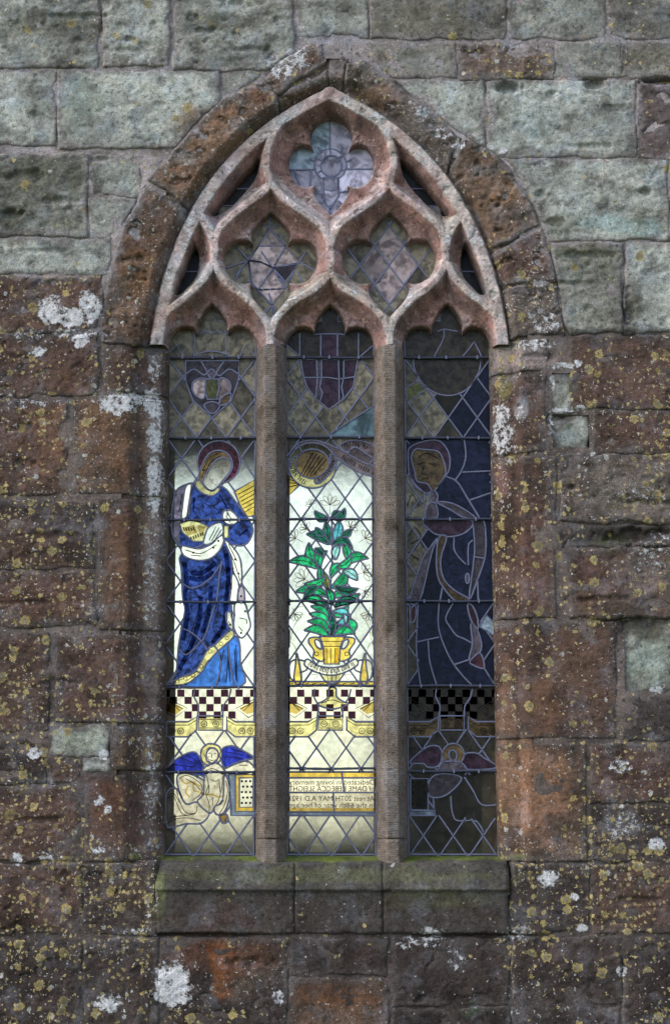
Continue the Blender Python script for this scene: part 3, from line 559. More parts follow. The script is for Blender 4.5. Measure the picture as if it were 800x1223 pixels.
RING = [
    ([(120, 408), (124, 360), (138, 300), (152, 262), (173, 223), (221, 247), (223, 264), (202, 315), (189, 370), (184, 413), (160, 413)], 'Rb', .012, .016),
    ([(177, 217), (200, 190), (240, 145), (270, 118), (300, 103), (314, 98), (330, 116), (334, 140), (327, 145), (287, 178), (253, 217), (225, 243)], 'O', .022, .018),
    ([(316, 95), (340, 70), (372, 52), (386, 54), (389, 77), (354, 97), (331, 112)], 'Rb', .016, .012),
    ([(333, 117), (355, 100), (389, 83), (392, 109), (363, 125), (337, 142)], 'O', .004, .010),
    ([(392, 50), (425, 45), (439, 60), (428, 70), (413, 72), (409, 110), (395, 110), (393, 80)], 'Rg', -.004, .008),
    ([(415, 76), (432, 72), (452, 85), (480, 105), (520, 138), (550, 166), (531, 203), (512, 188), (478, 153), (438, 125), (412, 111)], 'Rg', .018, .020),
    ([(554, 168), (585, 184), (606, 196), (632, 240), (644, 268), (583, 300), (565, 262), (543, 225), (534, 205)], 'O', .014, .024),
    ([(647, 272), (657, 305), (664, 336), (592, 340), (583, 310), (584, 303)], 'R', .010, .014),
    ([(665, 340), (672, 392), (676, 400), (601, 402), (595, 356), (593, 344)], 'Rg', .012, .020)]
for pts, ty, pr, ro in RING:
    stone("voussoir", PP(pts), sur, ty, pr * .8 + .002, ro, edge=0.009, res=0.006, base=ring_base, warp=0.018, strata=0.8, pits=0.02, lich=(0.06, 0.20, 0) if ty in ('O',) else (0.12, 0.3, 0))
def jamb_base(side):
    def f(X, Z):
        s = ((X - XL(Z)) if side < 0 else (XR(Z) - X)) / MPP            # px, 0 at the glass edge, negative outwards
        xs = [-60, -46, -42, -30, -27, -24, -8, 0, 1.5, 6]; ys = [0, 0, .004, .050, .056, .056, .080, .120, .23, .23]
        if side > 0: xs = [-60, -36, -33, -26, -24, -22, -8, 0, 1.5, 6]
        return np.interp(s, xs, ys)
    return f
JL = [(124, 411, 468, 'R'), (88, 473, 590, 'O'), (118, 596, 752, 'Rb'), (66, 758, 863, 'R'), (134, 868, 920, 'O'), (101, 925, 1029, 'R')]
for x0, y0, y1, ty in JL:
    stone("jamb_stone", PP([(x0, y0), (200, y0), (200, y1), (x0, y1)]), sur, ty, .004, .007, edge=0.007, res=0.006, base=jamb_base(-1), mat=M_STONE, warp=.006, lich=(0.22, 0.25, 0))
JR = [(654, 405, 443, 'P'), (652, 448, 540, 'R'), (664, 545, 738, 'R'), (736, 743, 882, 'R'), (700, 888, 1029, 'Rb')]
for x1, y0, y1, ty in JR:
    stone("jamb_stone", PP([(583, y0), (x1, y0), (x1, y1), (583, y1)]), sur, ty, .004, .008, edge=0.007, res=0.006, base=jamb_base(1), mat=M_STONE, warp=.006, lich=(0.35, 0.25, 0))
for side, pts in ((-1, [(140, 405), (201, 405), (201, 1032), (140, 1032)]), (1, [(583, 398), (640, 398), (640, 1032), (583, 1032)])):
    jb = jamb_base(side)
    stone("joint_mortar", PP(pts), sur, 'Rg', .0, .004, edge=0.004, res=0.009, base=lambda X, Z, jb=jb: jb(X, Z) + .009, warp=.002, bdepth=.02)
zs0 = float(P(400, 1022, YG)[1]); zs1 = float(P(400, 1063, -0.03)[1]); zs2 = float(P(400, 1114, -0.03)[1]); zsm = float(P(400, 1031, .016)[1])
def sill_base(X, Z):
    return np.interp(Z, [zs2, zs1 - .012, zs1 + .002, zsm, zs0, zs0 + .03], [-.014, -.018, -.034, .016, .190, .32])
for x0, x1 in ((187, 350), (353, 456), (459, 606)):
    pa = PP([(x0, 1114), (x1, 1114)], -.03)
    stone("sill_stone", [(pa[0, 0], zs2), (pa[1, 0], zs2), (pa[1, 0], zs0 + .012), (pa[0, 0], zs0 + .012)], sur, 'S', .0, .008, edge=0.004, res=0.006, base=sill_base, mat=M_STONE, warp=.005, bdepth=.012, lich=(.02, .03, 0), smear=.25)

# ------------------------------------------------------------------ tracery and mullions
tr = empty("window_tracery", (0, .1, float(P(400, 1025)[1])), "pinkish grey stone mullions and curving cusped tracery between the coloured lights", "tracery")
MX = 394.0
def mir(p): return [(2 * MX - x, y) for x, y in p]
FIL = []
for pl, hw in (([(188, 412), (195, 372), (208, 322), (229, 270), (257, 222), (291, 183), (330, 150), (364, 129), (395, 113)], 7.0),
               ([(186, 404), (199, 376), (226, 354), (243, 337), (254, 318)], 3.9),
               ([(323, 420), (322, 398), (316, 382), (297, 360), (275, 344), (262, 328), (256, 312)], 3.9),
               ([(256, 312), (257, 294), (262, 276), (280, 258), (298, 244), (315, 231), (323, 221)], 3.9),
               ([(257, 300), (254, 285), (247, 270), (236, 257)], 5.0),
               ([(323, 221), (318, 197), (323, 170), (336, 147)], 3.9),
               ([(323, 221), (343, 242), (368, 259), (386, 275), (394, 298), (394, 326), (377, 346), (351, 362), (331, 382), (324, 400)], 3.9)):
    FIL.append((PP(spl(pl), .055), hw)); FIL.append((PP(spl(mir(pl)), .055), hw))
def lancet(cx):
    h = [[(0, 364), (6, 369), (11, 376), (16.5, 387), (17.5, 399)], [(17.5, 399), (24, 392.5), (33, 390.5), (43, 394), (50, 403), (52.5, 415)]]
    r = spl(h[0]) + spl(h[1])[1:] + [(52.5, 470)]
    return [(cx + x, y) for x, y in r] + [(cx - x, y) for x, y in reversed(r)][:-1]
def quatre(cx, top=False):
    if top: h = [[(0, 140), (9, 142), (18, 148), (23, 157), (24, 168), (19, 180)], [(19, 180), (27, 174), (37, 173), (45, 178), (49.5, 188), (49.5, 200), (46, 211), (39, 219), (30, 222), (18, 219)], [(18, 219), (20, 229), (13, 241), (0, 255)]]
    else: h = [[(0, 254), (10, 263), (18, 272), (22.5, 281), (19.5, 292)], [(19.5, 292), (28, 287.5), (38, 287), (47, 290), (53, 298), (55, 309), (52, 322), (45, 332), (35, 337), (21, 336)], [(21, 336), (23, 346), (19, 358), (11, 370), (0, 380)]]
    r = spl(h[0])
    for q in h[1:]: r += spl(q)[1:]
    return [(cx + x, y) for x, y in r] + [(cx - x, y) for x, y in reversed(r)][1:-1]
MU = spl([(253, 258), (262, 245), (280, 223), (298, 203), (310, 193), (307, 206), (297, 222), (281, 240), (265, 253)], True, 3)
ML = spl([(233, 294), (237, 312), (233, 330), (222, 344), (210, 355), (215, 335), (224, 313)], True, 3)
OPEN = dict(lan1=lancet(253.5), lan2=lancet(394), lan3=lancet(534), q1=quatre(323), q2=quatre(464.5), q3=quatre(395.5, True), mu1=MU, mu2=mir(MU), ml1=ML, ml2=mir(ML))
TRES = 0.0032
ztb = float(P(400, 413, .05)[1])
X, Z = np.meshgrid(np.arange(float(P(172, 410)[0]), float(P(614, 410)[0]), TRES), np.arange(ztb - .0, float(P(400, 100)[1]), TRES))
Xw = X + 0.0022 * fbm(X * 12, Z * 12, 3, 31); Zw = Z + 0.0022 * fbm(X * 12, Z * 12, 3, 37)
prof = np.full(X.shape, 1.0)
FD = np.full(X.shape, 1.0)
for pl, hw in FIL:
    lo = pl.min(0) - .12; hi = pl.max(0) + .12
    m = (X > lo[0]) & (X < hi[0]) & (Z > lo[1]) & (Z < hi[1])
    d = seg_dist(Xw[m], Zw[m], pl)
    wv = hw * MPP
    t = np.clip((d - wv) / 0.056, 0, 1)
    p = 0.098 * (0.15 * t + 0.85 * np.sin(t * math.pi / 2)) + 0.002 * np.clip(d / wv, 0, 1) ** 3
    prof[m] = np.minimum(prof[m], p); FD[m] = np.minimum(FD[m], d - wv)
prof = np.minimum(prof, 0.104)
dop = np.full(X.shape, 1.0)
for kx, pl in OPEN.items():
    q = PP(pl, 0.12)
    lo = q.min(0) - .06; hi = q.max(0) + .06
    m = (X > lo[0]) & (X < hi[0]) & (Z > lo[1]) & (Z < hi[1])
    dop[m] = np.minimum(dop[m], -sdf(Xw[m], Zw[m], q) - 0.004)
Y = 0.022 + prof + 0.010 * (1 - np.clip(dop / 0.010, 0, 1)) ** 1.5
Y = Y + 0.0030 * fbm(X * 14, Z * 14, 4, 51, 0.65) + 0.006 * sstep(0.25, 0.5, fbm(X * 17, Z * 17, 3, 57))
GZ = np.gradient(np.where(dop < 0, 0.135, Y), TRES, axis=0)
Y = np.where(dop < 0, Y + (0.235 - Y) * np.clip(-dop / (1.3 * TRES), 0, 1), Y)
dout = sdf(X, Z, np.vstack([AIN, PP([(606, 470), (178, 470)], .03)]))
Y = np.where(dout < 0, Y + 1.2 * np.clip(-dout - 0.008, 0, .03), Y)
keep = (dop > -2.4 * TRES) & (dout > -0.034)
me, used = grid_mesh(X, Z, Y, keep)
ux, uz = X.ravel()[used], Z.ravel()[used]
c, li = paint(ux, uz, (0.33, 0.195, 0.175), (0.0, 0.10, 0), 9, False)
fd = FD.ravel()[used]
front = 1 - sstep(-.004, .008, fd)
gz = np.clip(GZ.ravel()[used], -1.5, 1.5)
nz = fbm(ux * 5, uz * 5, 4, 61); nz2 = fbm(ux * 2.2, uz * 2.2, 2, 66); nz3 = fbm(ux * 16, uz * 16, 3, 69)
upf = sstep(0.1, 0.8, gz + 0.5 * nz)                       # upward faces: pale lichen and algae, with lit tops painted in
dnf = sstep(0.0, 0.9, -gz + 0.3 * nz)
grey = np.clip(front * (0.8 + 0.6 * nz) + 0.75 * upf + 0.05 + 0.4 * nz, 0, 1)[:, None]
c = c * (1 - grey) + np.array((0.55, 0.455, 0.445)) * grey
alg = (np.clip(0.8 * upf + 0.35 * front, 0, 1) * sstep(-0.05, 0.4, nz2 + 0.22 * (uz < P(0, 320)[1])) * 0.6)[:, None]
c = c * (1 - alg) + np.array((0.33, 0.335, 0.235)) * alg
dn_shade = (0.5 * dnf * sstep(-0.15, 0.35, nz))[:, None]  # downward faces darkened, shade painted in by facing
c = c * (1 - dn_shade) + np.array((0.17, 0.095, 0.08)) * dn_shade
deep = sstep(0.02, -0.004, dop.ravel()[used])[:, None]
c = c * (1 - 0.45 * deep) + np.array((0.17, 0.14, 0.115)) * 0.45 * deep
c = c * (0.9 + 0.5 * nz3)[:, None]
li[:, 0] = 0
li[:, 1] = 0.15 + 1.1 * np.clip(front + .6 * upf, 0, 1) * sstep(-0.25, 0.25, nz)
li[:, 2] = np.clip(0.55 * front + 0.5 * upf, 0, .7) * sstep(-0.12, 0.30, fbm(ux * 13, uz * 13, 3, 77)) * sstep(-.3, .2, nz)
attrs(me, c, li)
link("tracery_head", me, M_TRAC, tr)
def mull(xc_top, xc_bot, hw_top, hw_bot):
    a = PP([(xc_top, 413), (xc_bot, 1023)], .08)
    cx = lambda Zv: a[0, 0] + (Zv - a[0, 1]) * (a[1, 0] - a[0, 0]) / (a[1, 1] - a[0, 1])
    z1 = ztb; z0 = zsm - .01
    def base(X, Z):
        s = np.abs(X - cx(Z)) / MPP
        return np.interp(s, [0, 6.8, 7.4, 16.2, 17.4, 18.6, 19.5], [.022, .0222, .025, .105, .125, .17, .24])
    x0 = a[:, 0].min() - .085; x1 = a[:, 0].max() + .085
    zj = float(P(0, 1002, .05)[1])
    for za, zb in ((zj + .003, z1 - .001), (z0, zj - .003)):
        xa, xb = cx(za), cx(zb)
        stone("mullion", [(xa - .079, za), (xa + .079, za), (xb + .079, zb), (xb - .079, zb)], tr, 'S', .0, .004, edge=0.006, res=0.005, base=base, mat=M_MULL, warp=.002, col=(0.150, 0.122, 0.104), lich=(0, 0.0, 0), bdepth=.03, stain_shade=False, smear=0)
mull(323.5, 323.5, 18, 19); mull(464.5, 469, 18, 19)

# ------------------------------------------------------------------ leaded glass
def resample(pl, closed, step=1.2):
    pts = [np.array(p, float) for p in pl]
    if closed: pts.append(pts[0])
    out = []
    for a, b in zip(pts[:-1], pts[1:]):
        n = max(1, int(np.hypot(*(b - a)) / step))
        for j in range(n): out.append(a + (b - a) * j / n)
    out.append(pts[-1]); return np.array(out)
def runs(pl, masks, ext=0.7):
    """stretches of a dense polyline that lie outside all the masks"""
    ok = np.ones(len(pl), bool)
    for m in masks: ok &= ~inside(pl[:, 0], pl[:, 1], m)
    res = []; i = 0
    while i < len(pl):
        if not ok[i]: i += 1; continue
        j = i
        while j + 1 < len(pl) and ok[j + 1]: j += 1
        seg = pl[max(0, i - 1):min(len(pl), j + 2)]
        if len(seg) > 1: res.append(seg)
        i = j + 1
    return res
def simplify(seg, tol=0.12):
    seg = np.asarray(seg)
    if len(seg) < 3: return seg
    a, b = seg[0], seg[-1]; ab = b - a; L = np.hypot(*ab)
    d = np.abs(ab[0] * (seg[:, 1] - a[1]) - ab[1] * (seg[:, 0] - a[0])) / L if L > 1e-9 else np.hypot(*(seg - a).T)
    i = int(d.argmax())
    if d[i] < tol: return np.array([a, b])
    return np.vstack([simplify(seg[:i + 1], tol)[:-1], simplify(seg[i:], tol)])
def ribbon(polys, width, y, prof=((-1, 0.0), (-.55, -1), (.55, -1), (1, 0.0)), h=0.004):
    """bars of a given profile along photo-pixel polylines, in the plane y"""
    V = []; F = []
    for pl in polys:
        q = PP(pl, y)
        if len(q) < 2: continue
        keep_ = [0] + [i for i in range(1, len(q)) if np.hypot(*(q[i] - q[i - 1])) > 1e-5]
        q = q[keep_]
        if len(q) < 2: continue
        t = np.gradient(q, axis=0); t /= np.maximum(np.hypot(t[:, 0], t[:, 1]), 1e-9)[:, None]
        nrm = np.stack([-t[:, 1], t[:, 0]], 1); m = len(prof); b = len(V)
        for p, n in zip(q, nrm):
            wd = width * rng.uniform(.88, 1.14) / 2
            for (u, v) in prof: V.append((p[0] + n[0] * u * wd, y + v * h, p[1] + n[1] * u * wd))
        for i in range(len(q) - 1):
            for j in range(m - 1):
                F.append((b + i * m + j, b + i * m + j + 1, b + (i + 1) * m + j + 1, b + (i + 1) * m + j))
        F.append(tuple(b + j for j in range(m))); F.append(tuple(b + (len(q) - 1) * m + j for j in reversed(range(m))))
    return mesh(V, F)
FLATP = ((-1, 0.0), (1, 0.0))
def flat(polys, y):
    V = []; F = []
    for pl in polys:
        q = PP(pl, y); b = len(V); V += [(a[0], y, a[1]) for a in q]; F.append(tuple(range(b, b + len(q))))
    return mesh(V, F)
class Light:
    def __init__(s, name, outline, label, cat, y=YG, default='quarry'):
        s.out = outline; s.items = []; s.y = y; s.default = default; s.bars = []; s.bands = []
        a = np.array(outline); x, z = P(a[:, 0].mean(), a[:, 1].max(), y)
        s.root = empty(name, (float(x), y, float(z)), label, cat)
    def lat(s, y0, y1, xl, xr, phase=0.0, v0=0.0, v1=1.0, default=None):
        for c in np.arange(-2, 4, 1 / 3) + phase / 3:
            for sg in (1, -1):
                v = np.linspace(v0, v1, 120); u = c + sg * v * 2 / 3
                ok = (u > -.04) & (u < 1.04)
                if ok.sum() < 2: continue
                yy = y0 + v[ok] * (y1 - y0); xa = np.array([xl(t) for t in yy]); xb = np.array([xr(t) for t in yy])
                s.items.append(('line', np.stack([xa + u[ok] * (xb - xa), yy], 1), None))
    def piece(s, mat, pts, smooth=True, k=4):
        s.items.append(('piece', np.array(spl(pts, True, k) if smooth else pts, float), mat))
    def line(s, pts, smooth=True):
        s.items.append(('line', resample(spl(pts) if smooth else pts, False), None))
    def mask(s, pts): s.items.append(('mask', np.array(pts, float), None))
    def zone(s, mat, pts): s.bands.append((mat, np.array(pts, float)))
    def bar(s, x0, x1, y): s.bars.append((x0, x1, y))
    def leaf(s, mat, base, tip, wd, bend=0.0):
        b = np.array(base, float); t = np.array(tip, float); d = t - b; L = np.hypot(*d); d /= L; n = np.array((-d[1], d[0]))
        c = lambda f: b + (t - b) * f + n * bend * L * 4 * f * (1 - f)
        prof = [(0, .25), (.15, .62), (.35, .95), (.55, 1), (.75, .75), (.9, .35)]
        pts = [c(f) + n * wd / 2 * q for f, q in prof] + [c(1.0)] + [c(f) - n * wd / 2 * q for f, q in reversed(prof)]
        s.piece(mat, [tuple(p) for p in pts], True, 2)
    def build(s, lead_w=0.0088):
        pm = [(i, it[1]) for i, it in enumerate(s.items) if it[0] in ('piece', 'mask')]
        segs = []
        for i, it in enumerate(s.items):
            if it[0] == 'mask': continue
            later = [m for j, m in pm if j > i]
            dense = it[1] if it[0] == 'line' else resample(it[1], True)
            for r in runs(dense, later): segs.append(simplify(r))
        outl = np.array(s.out, float)
        allp = segs + [np.vstack([outl, outl[:1]])]
        for (x0, x1, yb) in s.bars: allp.append(np.array([(x0 - 6, yb), (x1 + 6, yb)]))
        verts = []; edges = []
        for pl in allp:
            b = len(verts); verts += [Vector((float(p[0]), float(p[1]))) for p in pl]; edges += [(b + i, b + i + 1) for i in range(len(pl) - 1)]
        ov, oe, of, _, oee, _ = mgeo.delaunay_2d_cdt(verts, edges, [], 0, 0.02)
        con = {tuple(sorted(e)) for e, src in zip(oe, oee) if src}
        emap = {}
        for fi, f in enumerate(of):
            for a, b in zip(f, f[1:] + f[:1]):
                emap.setdefault(tuple(sorted((a, b))), []).append(fi)
        V = np.array([(v.x, v.y) for v in ov]); seen = [False] * len(of)
        cent = np.array([V[list(f)].mean(0) for f in of]); isin = inside(cent[:, 0], cent[:, 1], outl)
        rnd = random.Random(len(of))
        for f0 in range(len(of)):
            if seen[f0] or not isin[f0]: continue
            stack = [f0]; seen[f0] = True; reg = []
            while stack:
                fi = stack.pop(); reg.append(fi); f = of[fi]
                for a, b in zip(f, f[1:] + f[:1]):
                    e = tuple(sorted((a, b)))
                    if e in con: continue
                    for g in emap[e]:
                        if not seen[g]: seen[g] = True; stack.append(g)
            ar = [abs(np.cross(V[of[i][1]] - V[of[i][0]], V[of[i][2]] - V[of[i][0]])) / 2 for i in reg]
            if sum(ar) < 1.5: continue
            c = cent[reg[int(np.argmax(ar))]]
            mat = s.default
            for mt, pl in s.bands:
                if inside(c[0], c[1], pl): mat = mt
            for it in s.items:
                if it[0] == 'piece' and it[2] and inside(c[0], c[1], it[1]): mat = it[2]
            ids = sorted({v for i in reg for v in of[i]}); mp = {v: i for i, v in enumerate(ids)}
            q = PP(V[ids], s.y); m = q.mean(0); ta, tb_ = rnd.gauss(0, .025), rnd.gauss(0, .025)
            vv = [(p[0], s.y + np.clip(ta * (p[0] - m[0]) + tb_ * (p[1] - m[1]), -.002, .002), p[1]) for p in q]
            ff = [(mp[of[i][0]], mp[of[i][1]], mp[of[i][2]]) for i in reg]
            me = mesh(vv, ff)
            if me.polygons[0].normal.y > 0: me.flip_normals()
            link("pane", me, G[mat], s.root, False)
        lead = ribbon(allp[:len(segs) + 1], lead_w, s.y - .0005)
        deg = {}
        for e in con:
            for v_ in e: deg[v_] = deg.get(v_, 0) + 1
        lv_ = [tuple(v.co) for v in lead.vertices]; lf_ = [tuple(p.vertices) for p in lead.polygons]
        for v_, n_ in deg.items():
            if n_ < 3: continue
            q = PP([V[v_]], s.y)[0]; b = len(lv_); r1 = lead_w * rnd.uniform(.6, .85)
            lv_ += [(q[0] + r1 * math.cos(a), s.y - .001, q[1] + r1 * math.sin(a)) for a in np.arange(7) * 2 * math.pi / 7] + [(q[0], s.y - .0062, q[1])]
            lf_ += [(b + i, b + (i + 1) % 7, b + 7) for i in range(7)]
        link("lead_came", mesh(lv_, lf_), M_LEAD, s.root, False)
        for (x0, x1, yb) in s.bars:
            xa, z = P(x0, yb, s.y - .014); xb, _ = P(x1, yb, s.y - .014); n = 22
            V2 = []; F2 = []; ph = rnd.uniform(0, 9)
            for i in range(n + 1):
                t = i / n; r = .0062 * (1 + .10 * math.sin(i * 1.7 + ph) + .08 * rnd.uniform(-1, 1)); zz = float(z) + .0012 * math.sin(t * 7 + ph)
                for j in range(7):
                    a = j * 2 * math.pi / 7; V2.append((float(xa) + t * float(xb - xa), s.y - .014 + r * math.sin(a), zz + r * math.cos(a)))
            for i in range(n):
                for j in range(7): F2.append((i * 7 + j, i * 7 + (j + 1) % 7, (i + 1) * 7 + (j + 1) % 7, (i + 1) * 7 + j))
            bo = link("saddle_bar", mesh(V2, F2), M_BAR, s.root)
            ties = []
            for f in (1 / 6 + .02, .5, 5 / 6 - .02):
                xt = float(xa) + (f + rnd.uniform(-.03, .03)) * float(xb - xa)
                ties.append((xt - .004, xt + .004, s.y - .0235, s.y - .004, float(z) - .0085, float(z) + .0085))
            t_ = link("tie_wire", box_mesh(ties), M_LEAD, bo, False); t_.location = (0, 0, 0); t_['kind'] = 'stuff'
        return s
    def strokes(s, name, polys, width=0.004, mat=None):
        tag(link(name, ribbon(polys, width, s.y - .0026, FLATP), mat or M_PAINT, s.root, False), kind='stuff')
    def patches(s, name, polys, mat):
        tag(link(name, flat(polys, s.y - .0022), mat, s.root, False), kind='stuff')
    def text(s, body, x0, x1, ybase, hpx, mat=None):
        cu = bpy.data.curves.new("t", 'FONT'); cu.body = body; cu.size = 1.0
        ob = bpy.data.objects.new("t", cu); C.objects.link(ob)
        dg = bpy.context.evaluated_depsgraph_get(); me = bpy.data.meshes.new_from_object(ob.evaluated_get(dg))
        bpy.data.objects.remove(ob); bpy.data.curves.remove(cu)
        co = np.array([v.co[:] for v in me.vertices]); a, b = co[:, 0].min(), co[:, 0].max(); hh = 0.72
        xa, z = P(x1, ybase, s.y - .003); xb, _ = P(x0, ybase, s.y - .003)          # read from inside: mirrored out here
        for v in me.vertices:
            t = (v.co.x - a) / (b - a); v.co = (float(xa + t * (xb - xa)), s.y - .003, float(z) + v.co.y / hh * hpx * MPP)
        tag(link("lettering", me, mat or M_PAINT, s.root, False), kind='stuff')
def offs(pts, dx, dy=0): return [(x + dx, y + dy) for x, y in pts]
def edges(xa, xb):      # straight light edge running from y=410 to y=1023
    return lambda y: xa + (y - 410) / 613.0 * (xb - xa)
def lan_outline(cx, xl, xr, grow=3.0):
    o = [p for p in lancet(cx) if p[1] < 418]
    c = np.array(o).mean(0); o = [(p[0] + grow * np.sign(p[0] - cx) * (1 if abs(p[0] - cx) > 3 else 0), p[1] - (grow if p[1] < 412 else 0)) for p in o]
    return [(xl(1028) - 3, 1028)] + [(xl(420) - 3, 420)] + [q for q in reversed(o)][:] + [(xr(420) + 3, 420), (xr(1028) + 3, 1028)]
def ordered(o, cx):
    """lancet() runs clockwise from the apex; start at the left springing instead"""
    return o
def lan_out(cx, xl, xr, g=3.0):
    h = [(0, 364), (6, 369), (11, 376), (16.5, 387), (19, 393), (25, 390), (33, 388), (43, 391), (52, 400), (55.5, 414)]
    L = [(cx - x - (g if x > 20 else 0), y - g) for x, y in reversed(h)]; R = [(cx + x + (g if x > 20 else 0), y - g) for x, y in h[1:]]
    return [(xl(1028) - g, 1028), (xl(425) - g, 425)] + L + R + [(xr(425) + g, 425), (xr(1028) + g, 1028)]
BARS = [[427, 523, 621, 719, 821, 922], [427, 522, 620, 718, 819, 918], [427, 523, 620, 718, 819, 921]]
def checker_patches(cx, y0, rows, sz, nx, skip):
    out = []
    for j in range(rows):
        for i in range(-nx, nx + 1):
            if (i + j) % 2: continue
            xa = cx + (i - .5) * sz; ya = y0 + j * sz
            mx_c, my_c = xa + sz / 2, ya + sz / 2
            if any(inside(np.array([mx_c]), np.array([my_c]), k_)[0] for k_ in skip): continue
            out.append([(xa, ya), (xa + sz, ya), (xa + sz, ya + sz), (xa, ya + sz)])
    return out
def circ(cx, cy, r, n=14, ry=None):
    return [(cx + r * math.cos(2 * math.pi * i / n), cy + (ry or r) * math.sin(2 * math.pi * i / n)) for i in range(n)]
def cl(p): return list(p) + [p[0]]
def floor_band(L, cx, pave=True, dark=False):
    """tiled floor with gilded plinths; cx is the middle of the light"""
    y = 'yellow' if not dark else 'amber'  # dark copy is the same floor glass with missing backlight painted in
    L.zone('cream' if not dark else 'dim', [(cx - 60, 822), (cx + 60, 822), (cx + 60, 880), (cx - 60, 880)])
    up1 = [(cx - 53, 834), (cx - 29, 846), (cx - 44, 857), (cx - 53, 852)]; up2 = [(2 * cx - a, b) for a, b in up1]
    lo1 = [(cx - 54, 862), (cx - 28, 862), (cx - 18, 856), (cx - 18, 872), (cx - 28, 880), (cx - 54, 880)]; lo2 = [(2 * cx - a, b) for a, b in lo1]
    mid = [(cx - 16, 855), (cx + 13, 855), (cx + 13, 872), (cx - 16, 872)]
    for p in (lo1, mid, lo2): L.piece(y, p, False)
    L.line([(cx - 20, 823), (cx - 21, 832), (cx - 16, 843), (cx - 17, 856)]); L.line([(cx + 23, 823), (cx + 20, 834), (cx + 14, 843), (cx + 13, 856)])
    L.after = (up1, up2, lo1, lo2, mid, dark)
def floor_paint(L, cx):
    up1, up2, lo1, lo2, mid, dark = L.after
    for t_ in checker_patches(cx - 2, 823.5, 4, 8.7, 6, [np.array(p) for p in (up1, up2, lo1, lo2, mid)] + [np.array(e) for e in L.skip]): link("floor_tile", flat([t_], L.y - .0022), M_PURPLE, L.root, False)
    st = [cl(up1), cl(up2)]
    for p in (up1, up2): pass
    st += [[(cx - 54, 866), (cx - 28, 866), (cx - 18, 860)], [(cx + 54, 866), (cx + 28, 866), (cx + 18, 860)], [(cx - 15, 859.5), (cx + 12, 859.5)], [(cx - 15, 869.5), (cx + 12, 869.5)]]
    for q in (-47, -37, -9, 5, 36, 46):
        yy = 873 if abs(q) > 20 else 864.5
        st += [cl(circ(cx + q, yy, 3.6)), cl(circ(cx + q, yy, 1.4, 8))]
    st += [[(cx - 48, 839), (cx - 38, 849)], [(cx - 51, 838), (cx - 34, 847)], [(cx + 48, 839), (cx + 38, 849)], [(cx + 51, 838), (cx + 34, 847)]]
    L.strokes("painted_lines", st, .0036)
    if not dark:
        L.patches("gilding", [[(cx - 52.5, 836), (cx - 33, 846), (cx - 42, 853), (cx - 52.5, 850)], [(cx + 52.5, 836), (cx + 33, 846), (cx + 42, 853), (cx + 52.5, 850)]], M_GILD)
kz = NT("gold_stain_wash"); _p = kz.n("ShaderNodeNewGeometry").outputs['Position']; _n, _ = kz.noise(_p, 60, 4, .6)
_t = kz.n("ShaderNodeBsdfTransparent"); kz.l(kz.scale((0.80, 0.62, 0.22), kz.math('MULTIPLY_ADD', _n, .6, .6)), _t.inputs[0]); kz.l(_t.outputs[0], kz.out.inputs[0]); M_GILD = kz.m
kz = NT("sepia_wash"); _p = kz.n("ShaderNodeNewGeometry").outputs['Position']; _n, _ = kz.noise(_p, 60, 4, .6)
_t = kz.n("ShaderNodeBsdfTransparent"); kz.l(kz.scale((0.62, 0.52, 0.38), kz.math('MULTIPLY_ADD', _n, .8, .5)), _t.inputs[0]); kz.l(_t.outputs[0], kz.out.inputs[0]); M_SEPIA = kz.m
kz = NT("dark_fold_wash"); _p = kz.n("ShaderNodeNewGeometry").outputs['Position']; _n, _ = kz.noise(_p, 45, 4, .6)
_t = kz.n("ShaderNodeBsdfTransparent"); kz.l(kz.scale((0.30, 0.30, 0.38), kz.math('MULTIPLY_ADD', _n, .8, .5)), _t.inputs[0]); kz.l(_t.outputs[0], kz.out.inputs[0]); M_FOLD = kz.m

# ---- the light with the woman in blue
xl, xr = edges(201, 195), edges(306, 303.5)
L = Light("stained_glass_light", lan_out(253.5, xl, xr), "tall stained glass light with a haloed woman in a blue robe holding a book", "stained glass")
L.skip = []
yb = [396] + BARS[0] + [1024]
for a, b in zip(yb[1:], yb[2:]): L.lat(a, b, xl, xr, 0.0)
L.mask([(190, 820), (310, 820), (310, 880), (281, 880), (271, 872), (235, 872), (225, 880), (190, 880)])
for b in BARS[0]: L.bar(xl(b) - 1, xr(b) + 1, b)
L.line([(196, 1020.5), (304, 1020.5)], False)
L.line([(201.5, 405), (195.5, 1024)], False); L.line([(305.5, 405), (303, 1024)], False)
L.zone('unlit', [(190, 350), (310, 350), (310, 523), (190, 523)])
# head of the light: small crown
L.line([(232, 395), (233, 410), (231, 427)]); L.line([(271, 395), (270, 412), (272, 427)]); L.line([(231, 426), (242, 421), (253, 419.5), (264, 421), (275, 426)])
L.line([(235, 396), (240, 399), (245, 395), (253, 399), (261, 395), (266, 399), (271, 396)], False); L.line([(200, 424), (211, 412), (218, 425)], False); L.line([(287, 425), (294, 412), (304, 424)], False)
# shield with a two-handled cup
L.piece('mauve', [(222, 431), (221.5, 455), (231, 479), (253.5, 499), (276, 479), (285, 455), (286, 431)], False)
L.piece('pink', [(232, 455), (246, 453), (244, 475), (236, 474), (230, 466)]); L.piece('pink', [(262, 453), (272, 454), (276, 463), (271, 473), (260, 476)])
L.piece('lime', [(245.5, 453), (260.5, 453), (262, 462), (259, 477), (248, 477), (245, 468)], False)
L.piece('amber', [(266, 474), (276, 470), (273, 481), (262, 484)]); L.piece('mauve', [(244, 484), (253, 480), (263, 484), (257, 493), (250, 493)])
L.line([(222, 447), (232, 441), (244, 448), (253, 441), (262, 449), (274, 441), (285, 447)]); L.line([(240, 431), (246, 441), (253, 453), (262, 440), (268, 431)])
